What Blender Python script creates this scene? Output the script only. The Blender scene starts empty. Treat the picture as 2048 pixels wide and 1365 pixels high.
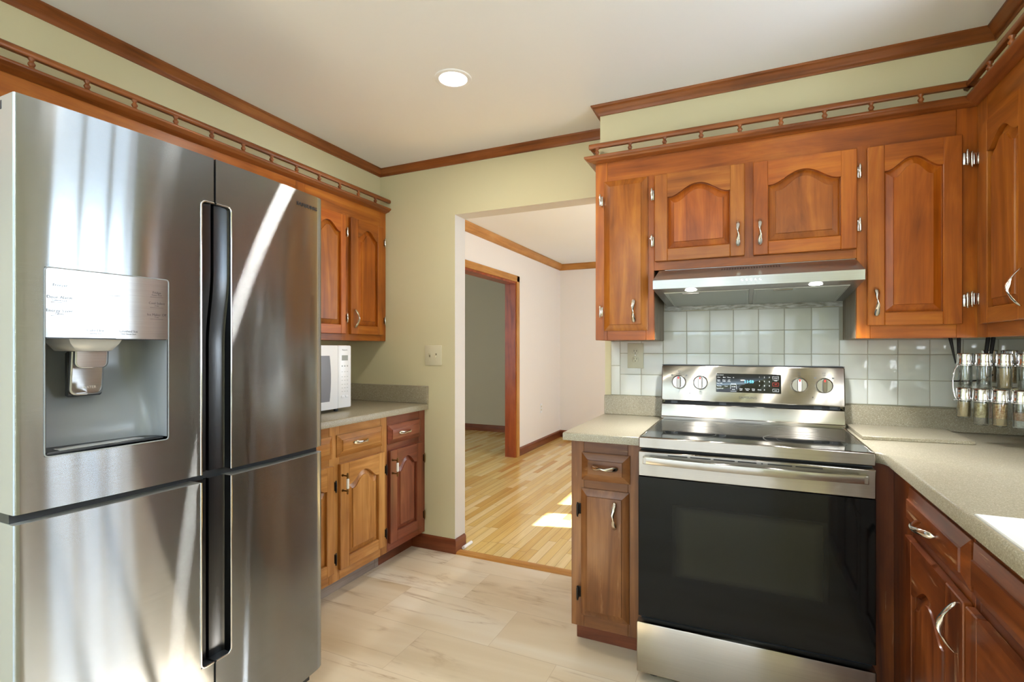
import bpy, bmesh, math, random
from math import pi, sin, cos, radians, sqrt
from mathutils import Vector, Matrix, Euler
random.seed(7)
SC = bpy.context.scene
COL = SC.collection

def lin(r, g, b):
    def f(c):
        c /= 255.0
        return c / 12.92 if c <= 0.04045 else ((c + 0.055) / 1.055) ** 2.4
    return (f(r), f(g), f(b), 1.0)

# ------------------------------------------------------------------ camera
cam = bpy.data.cameras.new('camera'); camo = bpy.data.objects.new('camera', cam); COL.objects.link(camo)
camo.location = (0, 0, 1.27)
camo.rotation_euler = (pi / 2, 0, 0.430)
cam.sensor_width = 36.0; cam.sensor_fit = 'HORIZONTAL'
cam.lens = 1025.0 / 2048.0 * 36.0
cam.shift_y = (697.5 - 682.5) / 2048.0
cam.clip_start = 0.02
SC.camera = camo

# ------------------------------------------------------------------ world, sun, daylight, exposure
SC.view_settings.view_transform = 'Standard'; SC.view_settings.look = 'None'
SC.view_settings.gamma = 1.0; SC.view_settings.use_curve_mapping = False
SC.view_settings.exposure = 0.38
SC.cycles.max_bounces = 10; SC.cycles.diffuse_bounces = 6; SC.cycles.glossy_bounces = 5
SC.cycles.transmission_bounces = 8; SC.cycles.caustics_reflective = False; SC.cycles.caustics_refractive = False
SC.cycles.sample_clamp_indirect = 6.0
w = bpy.data.worlds.new('sky'); SC.world = w; w.use_nodes = True
bg = w.node_tree.nodes['Background']
bg.inputs['Color'].default_value = (0.80, 0.90, 1.0, 1); bg.inputs['Strength'].default_value = 2.2

def add_light(name, kind, loc, rot, energy, color=(1, 1, 1), size=1.0, size_y=None, shape=None, parent=None, **kw):
    L = bpy.data.lights.new(name, kind); o = bpy.data.objects.new(name, L); COL.objects.link(o)
    o.location = loc; o.rotation_euler = rot; L.energy = energy; L.color = color
    if kind == 'AREA':
        L.shape = shape or ('RECTANGLE' if size_y else 'SQUARE'); L.size = size
        if size_y: L.size_y = size_y
    for k, v in kw.items(): setattr(L, k, v)
    return o

SUN_DIR = Vector((-0.966, -0.26, -0.806)).normalized()
sun = add_light('sun', 'SUN', (4, 3, 5), SUN_DIR.to_track_quat('-Z', 'Y').to_euler(), 36.0, (1.0, 0.97, 0.92), angle=radians(0.6))
# daylight through sink and dining windows; rear and hall lamps are added fill
add_light('daylight_sink_window', 'AREA', (1.32, 1.56, 1.58), (0, pi / 2 + radians(8), 0), 20, (0.66, 0.84, 1.0), 1.0, 0.66)
add_light('daylight_dining_window', 'AREA', (1.32, 4.55, 1.5), (0, pi / 2, 0), 92, (0.72, 0.85, 1.0), 1.25, 1.6)
add_light('daylight_patio_door', 'AREA', (-0.95, -2.35, 1.15), (-pi / 2, 0, 0), 16, (0.80, 0.90, 1.0), 2.0, 2.0)  # added fill from behind the camera, at a made-up patio door
add_light('daylight_off_the_patio', 'AREA', (-1.25, -2.5, 0.25), (-pi / 2 - radians(46), 0, 0), 1180, (0.57, 0.79, 1.0), 1.6, 0.6)  # added strong lamp aimed up from behind, brightens the ceiling
add_light('daylight_living_room', 'AREA', (-4.2, 3.2, 1.5), (-pi / 2, 0, 0), 80, (0.80, 0.90, 1.0), 1.4, 1.2)  # added lamp inside the hall, no known source
for i, (x, y, e) in enumerate(((0.22, 1.80, 0.28), (0.25, 1.05, 0.28), (-1.17, 0.10, 4), (-0.3, -0.9, 4))):  # first two mirrored in the fridge, the other two added as unseen fill
    add_light('ceiling_lamp_light', 'AREA', (x, y, 2.44), (0, 0, 0), e, (1.0, 0.94, 0.85), 0.13, shape='DISK')

# ------------------------------------------------------------------ material helpers
class NT:
    def __init__(s, name):
        s.m = bpy.data.materials.new(name); s.m.use_nodes = True
        s.t = s.m.node_tree; s.b = s.t.nodes['Principled BSDF']
    def n(s, typ, **kw):
        x = s.t.nodes.new(typ)
        for k, v in kw.items(): setattr(x, k, v)
        return x
    def l(s, a, b): s.t.links.new(a, b)
    def set(s, **kw):
        for k, v in kw.items():
            k2 = k.replace('_', ' ')
            s.b.inputs[k2].default_value = v
    def ramp(s, fac, stops, interp='LINEAR'):
        r = s.n('ShaderNodeValToRGB'); r.color_ramp.interpolation = interp
        e = r.color_ramp.elements
        while len(e) < len(stops): e.new(0.5)
        for i, (p, c) in enumerate(stops): e[i].position = p; e[i].color = c
        s.l(fac, r.inputs[0]); return r.outputs[0]
    def math(s, op, a, b=None, c=None):
        x = s.n('ShaderNodeMath', operation=op)
        for i, v in enumerate((a, b, c)):
            if v is None: continue
            if isinstance(v, (int, float)): x.inputs[i].default_value = v
            else: s.l(v, x.inputs[i])
        return x.outputs[0]
    def mix(s, fac, a, b, blend='MIX'):
        x = s.n('ShaderNodeMix', data_type='RGBA', blend_type=blend)
        for i, v in ((0, fac), (6, a), (7, b)):
            if isinstance(v, (int, float)): x.inputs[i].default_value = v
            elif isinstance(v, tuple): x.inputs[i].default_value = v
            else: s.l(v, x.inputs[i])
        return x.outputs[2]
    def coords(s, scale=(1, 1, 1), rnd=True, world=False):
        if world:
            c = s.n('ShaderNodeNewGeometry').outputs['Position']
        else:
            c = s.n('ShaderNodeTexCoord').outputs['Object']
        if rnd:
            oi = s.n('ShaderNodeObjectInfo'); mu = s.math('MULTIPLY', oi.outputs['Random'], 13.7)
            cb = s.n('ShaderNodeCombineXYZ')
            for i in range(3): s.l(mu, cb.inputs[i])
            va = s.n('ShaderNodeVectorMath', operation='ADD'); s.l(c, va.inputs[0]); s.l(cb.outputs[0], va.inputs[1]); c = va.outputs[0]
        mp = s.n('ShaderNodeMapping'); s.l(c, mp.inputs[0]); mp.inputs['Scale'].default_value = scale
        return mp.outputs[0]
    def noise(s, vec, scale, detail=4, rough=0.55, dist=0.0):
        x = s.n('ShaderNodeTexNoise'); s.l(vec, x.inputs['Vector'])
        x.inputs['Scale'].default_value = scale; x.inputs['Detail'].default_value = detail
        x.inputs['Roughness'].default_value = rough; x.inputs['Distortion'].default_value = dist
        return x.outputs['Fac']
    def bump(s, h, strength=0.2, dist=0.002):
        x = s.n('ShaderNodeBump'); x.inputs['Strength'].default_value = strength; x.inputs['Distance'].default_value = dist
        s.l(h, x.inputs['Height']); s.l(x.outputs[0], s.b.inputs['Normal'])

def plain(name, col, rough=0.5, metal=0.0, **kw):
    t = NT(name); t.set(Base_Color=col, Roughness=rough, Metallic=metal)
    for k, v in kw.items(): t.b.inputs[k.replace('_', ' ')].default_value = v
    return t.m

def wood(name, dark, mid, light, grain, rough=0.36, coat=0.16, wear=0.0, vary=0.0):
    """grain: 'x' or 'z' = axis the fibres follow, in object space"""
    t = NT(name)
    sc = {'x': (0.9, 9, 9), 'z': (9, 9, 0.9), 'y': (9, 0.9, 9)}[grain]
    v = t.coords(sc)
    n1 = t.noise(v, 1.6, 5, 0.6, 1.1)
    sc2 = {'x': (2.5, 110, 110), 'z': (110, 110, 2.5), 'y': (110, 2.5, 110)}[grain]
    n2 = t.noise(t.coords(sc2), 1.0, 3, 0.6)
    n3 = t.noise(t.coords((2.2, 2.2, 2.2)), 1.3, 3, 0.55, 0.4)
    f = t.math('ADD', t.math('MULTIPLY', n1, 0.62), t.math('MULTIPLY', n3, 0.38))
    c = t.ramp(f, [(0.36, dark), (0.50, mid), (0.64, light)])
    c2 = t.ramp(n2, [(0.30, (0.72, 0.68, 0.64, 1)), (0.55, (1, 1, 1, 1))])
    col = t.mix(0.6, c, c2, 'MULTIPLY')
    if vary > 0:
        oi = t.n('ShaderNodeObjectInfo')
        f2 = t.math('MULTIPLY', t.math('FRACT', t.math('MULTIPLY', oi.outputs['Random'], 7.31)), vary)
        col = t.mix(f2, col, t.ramp(f, [(0.36, lin(112, 68, 22)), (0.5, lin(146, 92, 32)), (0.64, lin(176, 120, 50))]))
    if wear > 0:
        nw = t.noise(t.coords({'x': (3, 40, 40), 'z': (40, 40, 3), 'y': (40, 3, 40)}[grain]), 1.2, 4, 0.7)
        nm = t.noise(t.coords((3, 3, 3)), 1.7, 2)
        fw = t.math('MULTIPLY', t.ramp(nw, [(0.60, (0, 0, 0, 1)), (0.66, (1, 1, 1, 1))]), t.ramp(nm, [(0.50, (0, 0, 0, 1)), (0.62, (wear, wear, wear, 1))]))
        col = t.mix(fw, col, lin(186, 150, 112))
    t.l(col, t.b.inputs['Base Color'])
    t.set(Roughness=rough); t.b.inputs['Specular IOR Level'].default_value = 0.35; t.b.inputs['Coat Weight'].default_value = coat; t.b.inputs['Coat Roughness'].default_value = 0.22
    t.bump(n2, 0.08, 0.001)
    return t.m

M = {}
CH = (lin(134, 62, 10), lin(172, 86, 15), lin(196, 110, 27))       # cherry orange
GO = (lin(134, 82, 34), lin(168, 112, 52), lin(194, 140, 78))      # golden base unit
RD = (lin(96, 46, 30), lin(126, 66, 44), lin(146, 84, 58))         # red-brown base unit, redness of reflections put into the colour
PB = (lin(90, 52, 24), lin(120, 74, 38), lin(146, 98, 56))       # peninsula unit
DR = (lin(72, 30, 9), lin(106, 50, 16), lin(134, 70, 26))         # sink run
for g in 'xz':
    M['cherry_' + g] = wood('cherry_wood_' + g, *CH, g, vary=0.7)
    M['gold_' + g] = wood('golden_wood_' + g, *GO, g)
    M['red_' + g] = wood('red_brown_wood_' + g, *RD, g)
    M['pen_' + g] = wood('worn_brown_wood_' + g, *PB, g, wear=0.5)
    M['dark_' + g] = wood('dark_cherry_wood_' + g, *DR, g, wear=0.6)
CR = (lin(104, 56, 24), lin(138, 78, 36), lin(158, 94, 48))
for g in 'xyz': M['crown_' + g] = wood('moulding_wood_' + g, *CR, g, 0.4, 0.2)
RA = (lin(112, 58, 22), lin(140, 78, 34), lin(162, 96, 46))
for g in 'xz': M['rail_' + g] = wood('gallery_wood_' + g, *RA, g, 0.35, 0.3)
DC = (lin(170, 112, 48), lin(190, 132, 62), lin(204, 150, 84))
for g in 'xyz': M['honey_' + g] = wood('honey_wood_' + g, *DC, g, 0.4, 0.2)
JB = (lin(112, 44, 14), lin(150, 66, 24), lin(168, 84, 36))
M['jamb_z'] = wood('red_pine_wood', *JB, 'z', 0.35, 0.3)
BB = (lin(92, 44, 22), lin(120, 62, 34), lin(138, 78, 46))
for g in 'xyz': M['base_' + g] = wood('baseboard_wood_' + g, *BB, g, 0.4, 0.2)
M['grey_panel'] = wood('weathered_side_wood', lin(92, 80, 64), lin(122, 108, 88), lin(140, 126, 106), 'z', 0.5, 0.1)
M['toe_grey'] = wood('scuffed_toe_kick', lin(112, 100, 92), lin(140, 126, 118), lin(160, 146, 136), 'x', 0.6, 0.0)

def paint(name, c, var=0.015, rough=0.75):
    t = NT(name)
    n = t.noise(t.coords((1, 1, 1), rnd=False, world=True), 2.0, 2)
    a = tuple(x * (1 - var) for x in c[:3]) + (1,); b = tuple(min(1, x * (1 + var)) for x in c[:3]) + (1,)
    t.l(t.mix(n, a, b), t.b.inputs['Base Color']); t.set(Roughness=rough)
    t.bump(t.noise(t.coords((1, 1, 1), rnd=False, world=True), 260, 2), 0.05, 0.0006)
    return t.m
M['sage'] = paint('sage_wall_paint', lin(208, 200, 164))
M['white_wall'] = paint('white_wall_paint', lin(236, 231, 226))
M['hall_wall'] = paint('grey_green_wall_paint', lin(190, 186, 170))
M['ceiling'] = paint('ceiling_paint', lin(234, 235, 236))
M['ceiling_white'] = paint('white_ceiling_paint', lin(236, 240, 246))
M['jamb_white'] = paint('white_reveal_paint', lin(206, 202, 197))

# floor: cream stone-look tiles in a running bond
def floor_tile():
    t = NT('cream_veined_floor_tile')
    pos = t.n('ShaderNodeNewGeometry').outputs['Position']
    sp = t.n('ShaderNodeSeparateXYZ'); t.l(pos, sp.inputs[0])
    TW, TL = 0.3135, 0.618
    fy = t.math('DIVIDE', t.math('SUBTRACT', sp.outputs[1], 2.570 - TW * 20), TW)
    row = t.math('FLOOR', fy); fry = t.math('SUBTRACT', fy, row)
    off = t.math('MULTIPLY', t.math('MODULO', row, 2.0), 0.5)
    fx = t.math('ADD', t.math('DIVIDE', t.math('SUBTRACT', sp.outputs[0], -1.004 - TL * 20), TL), off)
    cx = t.math('FLOOR', fx); frx = t.math('SUBTRACT', fx, cx)
    def edge(fr, size, g=0.0016):
        d = t.math('MULTIPLY', t.math('MINIMUM', fr, t.math('SUBTRACT', 1.0, fr)), size)
        return t.math('LESS_THAN', d, g)
    ex, ey = edge(frx, TL, 0.0011), edge(fry, TW, 0.0017)
    g = t.math('MAXIMUM', ex, ey)
    cb = t.n('ShaderNodeCombineXYZ'); t.l(t.math('MULTIPLY', row, 3.17), cb.inputs[0]); t.l(t.math('MULTIPLY', cx, 5.31), cb.inputs[1]); t.l(t.math('ADD', row, cx), cb.inputs[2])
    va = t.n('ShaderNodeVectorMath', operation='ADD'); t.l(pos, va.inputs[0]); t.l(cb.outputs[0], va.inputs[1])
    mp = t.n('ShaderNodeMapping'); t.l(va.outputs[0], mp.inputs[0]); mp.inputs['Scale'].default_value = (0.42, 3.0, 1); mp.inputs['Rotation'].default_value = (0, 0, 0.10)
    v1 = t.noise(mp.outputs[0], 1.3, 7, 0.58, 0.55)
    vein = t.math('ABSOLUTE', t.math('SUBTRACT', v1, 0.5))
    vm = t.noise(va.outputs[0], 3.0, 3)
    vein_f = t.math('MULTIPLY', t.ramp(vein, [(0.0, (1, 1, 1, 1)), (0.012, (0.25, 0.25, 0.25, 1)), (0.035, (0, 0, 0, 1))]), t.ramp(vm, [(0.42, (0, 0, 0, 1)), (0.60, (1, 1, 1, 1))]))
    cl = t.noise(mp.outputs[0], 1.0, 4, 0.55, 0.6)
    base = t.ramp(cl, [(0.32, lin(206, 184, 150)), (0.5, lin(222, 204, 176)), (0.68, lin(232, 220, 200))])
    c = t.mix(t.math('MULTIPLY', vein_f, 0.62), base, lin(160, 124, 82))
    c = t.mix(t.math('MULTIPLY', g, 0.55), c, lin(186, 162, 130))
    t.l(c, t.b.inputs['Base Color']); t.set(Roughness=0.34)
    t.bump(t.math('SUBTRACT', 1.0, g), 0.25, 0.0015)
    return t.m
M['floor_tile'] = floor_tile()

def hardwood():
    t = NT('oak_strip_floor')
    pos = t.n('ShaderNodeNewGeometry').outputs['Position']
    sp = t.n('ShaderNodeSeparateXYZ'); t.l(pos, sp.inputs[0])
    W, L = 0.0575, 0.62
    fx = t.math('DIVIDE', t.math('ADD', sp.outputs[0], 12.0), W); row = t.math('FLOOR', fx); frx = t.math('SUBTRACT', fx, row)
    wn = t.n('ShaderNodeTexWhiteNoise', noise_dimensions='1D'); t.l(row, wn.inputs['W'])
    fy = t.math('ADD', t.math('DIVIDE', sp.outputs[1], L), t.math('MULTIPLY', wn.outputs['Value'], 9.0)); pi_ = t.math('FLOOR', fy); fry = t.math('SUBTRACT', fy, pi_)
    cb = t.n('ShaderNodeCombineXYZ'); t.l(row, cb.inputs[0]); t.l(pi_, cb.inputs[1])
    wn2 = t.n('ShaderNodeTexWhiteNoise', noise_dimensions='2D'); t.l(cb.outputs[0], wn2.inputs['Vector'])
    base = t.ramp(wn2.outputs['Value'], [(0.0, lin(200, 146, 74)), (0.15, lin(218, 178, 100)), (0.6, lin(230, 198, 128)), (1.0, lin(240, 216, 162))])
    mp = t.n('ShaderNodeMapping'); t.l(pos, mp.inputs[0]); mp.inputs['Scale'].default_value = (34, 1.6, 1)
    mv = t.n('ShaderNodeVectorMath', operation='ADD'); t.l(mp.outputs[0], mv.inputs[0])
    cb2 = t.n('ShaderNodeCombineXYZ'); t.l(t.math('MULTIPLY', wn2.outputs['Value'], 40.0), cb2.inputs[1]); t.l(cb2.outputs[0], mv.inputs[1])
    gr = t.noise(mv.outputs[0], 1.0, 4, 0.6, 0.7)
    c = t.mix(0.7, base, t.ramp(gr, [(0.3, (0.78, 0.72, 0.64, 1)), (0.6, (1, 1, 1, 1))]), 'MULTIPLY')
    dx = t.math('MULTIPLY', t.math('MINIMUM', frx, t.math('SUBTRACT', 1.0, frx)), W)
    dy = t.math('MULTIPLY', t.math('MINIMUM', fry, t.math('SUBTRACT', 1.0, fry)), L)
    g = t.math('MAXIMUM', t.math('LESS_THAN', dx, 0.0012), t.math('LESS_THAN', dy, 0.0012))
    c = t.mix(t.math('MULTIPLY', g, 0.75), c, lin(120, 76, 34))
    t.l(c, t.b.inputs['Base Color']); t.set(Roughness=0.2)
    return t.m
M['hardwood'] = hardwood()

def solid_surface(name, base, dark, light):
    t = NT(name)
    v = t.coords((1, 1, 1), rnd=False, world=True)
    n = t.noise(v, 330, 3, 0.6)
    vo = t.n('ShaderNodeTexVoronoi'); t.l(v, vo.inputs['Vector']); vo.inputs['Scale'].default_value = 130
    c = t.ramp(n, [(0.34, dark), (0.48, base), (0.58, base), (0.68, light)])
    fl = t.ramp(vo.outputs['Distance'], [(0.10, (1, 1, 1, 1)), (0.16, (0, 0, 0, 1))])
    wn = t.ramp(t.math('FRACT', t.math('MULTIPLY', vo.outputs['Color'], 7.0)), [(0.62, (0, 0, 0, 1)), (0.64, (1, 1, 1, 1))])
    c = t.mix(t.math('MULTIPLY', fl, wn), c, light)
    t.l(c, t.b.inputs['Base Color']); t.set(Roughness=0.32)
    return t.m
M['counter'] = solid_surface('speckled_solid_surface', lin(156, 147, 125), lin(130, 120, 98), lin(198, 191, 174))

def steel(name, col, rough, aniso, soft=0.35, soft_rough=0.5, brush='x', soft_aniso=None):
    """brushed metal: a clear reflection smeared across the brush lines plus a wide soft lobe"""
    t = NT(name); t.t.nodes.remove(t.b); out = t.t.nodes['Material Output']
    v = t.coords({'x': (3, 260, 700), 'z': (300, 300, 2)}[brush], rnd=False)
    n = t.noise(v, 1.0, 2)
    c = t.ramp(n, [(0.3, tuple(x * .94 for x in col[:3]) + (1,)), (0.7, tuple(min(1, x * 1.05) for x in col[:3]) + (1,))])
    g1, g2 = t.n('ShaderNodeBsdfAnisotropic'), t.n('ShaderNodeBsdfAnisotropic')
    tg = t.n('ShaderNodeTangent', direction_type='RADIAL', axis='Z')
    for g, r, a in ((g1, rough, aniso), (g2, soft_rough, aniso if soft_aniso is None else soft_aniso)):
        t.l(c, g.inputs['Color']); g.inputs['Roughness'].default_value = r; g.inputs['Anisotropy'].default_value = a
        g.inputs['Rotation'].default_value = ROT; t.l(tg.outputs[0], g.inputs['Tangent'])
    m = t.n('ShaderNodeMixShader'); m.inputs[0].default_value = soft
    t.l(g1.outputs[0], m.inputs[1]); t.l(g2.outputs[0], m.inputs[2]); t.l(m.outputs[0], out.inputs['Surface'])
    return t.m
ROT = 0.0
M['fridge_steel'] = steel('brushed_fridge_steel', (0.525, 0.568, 0.612, 1), 0.12, 0.7, 0.68, 0.36, 'x', 0.98)
M['panel_steel'] = steel('satin_panel_steel', (0.64, 0.65, 0.67, 1), 0.2, 0.7, 0.6, 0.45, 'x', 0.9)
M['steel'] = steel('brushed_steel', (0.39, 0.355, 0.305, 1), 0.14, 0.7, 0.4, 0.3)
M['hood_steel'] = steel('satin_hood_steel', (0.47, 0.46, 0.44, 1), 0.16, 0.6, 0.42, 0.6, 'x', 0.2)
M['grip_steel'] = steel('dark_grip_steel', (0.085, 0.09, 0.097, 1), 0.25, 0.0, 0.3, 0.4, brush='z')
M['chrome'] = plain('chrome', (0.82, 0.82, 0.83, 1), 0.07, 1.0)
M['nickel'] = plain('polished_nickel', (0.80, 0.77, 0.71, 1), 0.13, 1.0)
M['knob_metal'] = plain('satin_knob_metal', (0.50, 0.48, 0.44, 1), 0.22, 1.0)
M['brass'] = plain('antique_brass', lin(120, 92, 56), 0.35, 1.0)
M['iron'] = plain('black_iron', lin(40, 36, 34), 0.5, 0.6)
M['door_side'] = plain('grey_door_side', lin(176, 176, 173), 0.35, 0.3)
M['porcelain'] = plain('white_porcelain', lin(240, 238, 234), 0.15)
M['grey_plastic'] = plain('grey_plastic', lin(150, 155, 160), 0.28)
M['light_grey_plastic'] = plain('light_grey_plastic', lin(176, 178, 178), 0.22)
M['dark_plastic'] = plain('dark_plastic', lin(52, 55, 60), 0.4)
M['black'] = plain('black_gap', lin(16, 16, 17), 0.6)
M['black_glass'] = plain('black_glass', lin(12, 13, 13), 0.04)
M['oven_glass'] = plain('oven_glass', lin(9, 10, 10), 0.06, Specular_IOR_Level=0.22)
t = NT('oven_window_glass'); sp = t.n('ShaderNodeSeparateXYZ'); t.l(t.n('ShaderNodeNewGeometry').outputs['Position'], sp.inputs[0])
q = t.math('MAXIMUM', t.math('DIVIDE', t.math('ABSOLUTE', t.math('ADD', sp.outputs[0], 0.004)), 0.250), t.math('DIVIDE', t.math('ABSOLUTE', t.math('SUBTRACT', sp.outputs[2], 0.551)), 0.136))
t.l(t.ramp(q, [(0.82, lin(34, 34, 27)), (1.0, lin(9, 10, 10))]), t.b.inputs['Base Color']); t.set(Roughness=0.075); t.b.inputs['Specular IOR Level'].default_value = 0.24; M['oven_window'] = t.m
M['cooktop_glass'] = plain('ceramic_cooktop_glass', lin(14, 15, 15), 0.05)
M['ring_grey'] = plain('burner_marking', lin(74, 74, 70), 0.2)
M['white_plastic'] = plain('white_plastic', lin(236, 237, 240), 0.28)
M['ivory_plastic'] = plain('ivory_plastic', lin(214, 208, 180), 0.35)
M['switch_slot'] = plain('tan_switch_slot', lin(150, 143, 116), 0.5)  # slot toned darker to stand for the shadow at the toggles
M['outlet_plastic'] = plain('almond_plastic', lin(196, 193, 168), 0.35)
M['print_grey'] = plain('grey_print', lin(84, 88, 92), 0.6)
M['print_white'] = plain('white_print', lin(226, 228, 228), 0.6)
M['print_red'] = plain('red_print', lin(196, 40, 40), 0.5)
M['screen_grey'] = plain('grey_lcd', lin(150, 154, 148), 0.2)
M['mw_glass'] = plain('microwave_window', lin(126, 128, 136), 0.12)
M['sink_white'] = plain('white_sink', lin(244, 244, 242), 0.25)
M['filter'] = plain('aluminium_filter_mesh', lin(168, 172, 166), 0.45, 0.75)
t = NT('sheer_cloth'); t.set(Base_Color=(0.9, 0.9, 0.9, 1), Roughness=0.9); tl = t.n('ShaderNodeBsdfTranslucent'); tl.inputs[0].default_value = (0.9, 0.9, 0.9, 1)
mx = t.n('ShaderNodeMixShader'); mx.inputs[0].default_value = 0.6; t.l(t.b.outputs[0], mx.inputs[1]); t.l(tl.outputs[0], mx.inputs[2]); t.l(mx.outputs[0], t.t.nodes['Material Output'].inputs['Surface']); M['sheer'] = t.m
def emit(name, col, st):
    t = NT(name); t.set(Base_Color=col, Roughness=0.4); t.b.inputs['Emission Color'].default_value = col; t.b.inputs['Emission Strength'].default_value = st
    return t.m
M['lamp_glow'] = emit('warm_lamp_glow', (1.0, 0.95, 0.86, 1), 9.0)
M['hood_glow'] = emit('cool_lamp_glow', (0.96, 0.99, 1.0, 1), 12.0)
M['clock_blue'] = emit('blue_clock_digits', (0.10, 0.62, 1.0, 1), 2.2)
M['icon_white'] = emit('white_icons', (0.9, 0.95, 1.0, 1), 0.9)
def wall_tile():
    t = NT('glazed_white_wall_tile')
    n = t.noise(t.coords((1, 1, 1), rnd=False, world=True), 9.0, 2)
    n2 = t.noise(t.coords((1, 1, 1), rnd=False, world=True), 3.0, 2)
    t.l(t.ramp(n2, [(0.35, lin(206, 208, 198)), (0.65, lin(218, 219, 212))]), t.b.inputs['Base Color'])
    t.set(Roughness=0.09); t.bump(n, 0.5, 0.004)
    return t.m
M['tile'] = wall_tile()
M['grout'] = plain('tile_grout', lin(168, 164, 146), 0.8)
M['plaster'] = paint('patched_plaster', lin(186, 188, 178), 0.08)
t = NT('bare_plaster'); t.l(t.ramp(t.noise(t.coords((6, 1, 30), rnd=False, world=True), 4, 4), [(0.38, lin(150, 148, 132)), (0.6, lin(206, 208, 202))]), t.b.inputs['Base Color']); t.set(Roughness=0.8); M['plaster'] = t.m
def jar_glass():
    t = NT('jar_glass'); out = t.t.nodes['Material Output']
    tr = t.n('ShaderNodeBsdfTransparent'); tr.inputs[0].default_value = (0.93, 0.95, 0.94, 1)
    gl = t.n('ShaderNodeBsdfGlossy'); gl.inputs['Roughness'].default_value = 0.05
    lw = t.n('ShaderNodeLayerWeight'); lw.inputs[0].default_value = 0.35
    mx = t.n('ShaderNodeMixShader'); t.l(t.math('ADD', t.math('MULTIPLY', lw.outputs['Fresnel'], 0.6), 0.06), mx.inputs[0]); t.l(tr.outputs[0], mx.inputs[1]); t.l(gl.outputs[0], mx.inputs[2])
    t.l(mx.outputs[0], out.inputs['Surface'])
    return t.m
M['jar_glass'] = jar_glass()
def grains(name, a, b, sc):
    t = NT(name); t.l(t.ramp(t.noise(t.coords((1, 1, 1)), sc, 3, 0.6), [(0.38, a), (0.6, b)]), t.b.inputs['Base Color']); t.set(Roughness=0.85); return t.m
M['spice_tan'] = grains('tan_spice_powder', lin(186, 160, 116), lin(198, 172, 128), 300)
M['spice_leaf'] = grains('dried_herb_leaves', lin(150, 128, 76), lin(206, 190, 142), 90)
M['spice_seed'] = grains('toasted_seeds', lin(170, 112, 60), lin(222, 190, 138), 150)
M['spice_brown'] = grains('brown_spice', lin(150, 112, 84), lin(178, 140, 110), 200)
M['spice_grey'] = grains('grey_spice_powder', lin(126, 118, 104), lin(150, 142, 126), 200)
M['spice_clear'] = grains('pale_salt', lin(176, 176, 168), lin(200, 200, 192), 200)

# ------------------------------------------------------------------ mesh builder
OFF = {}      # python-side: object -> (offset vector in its run frame, rotation z)

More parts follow.
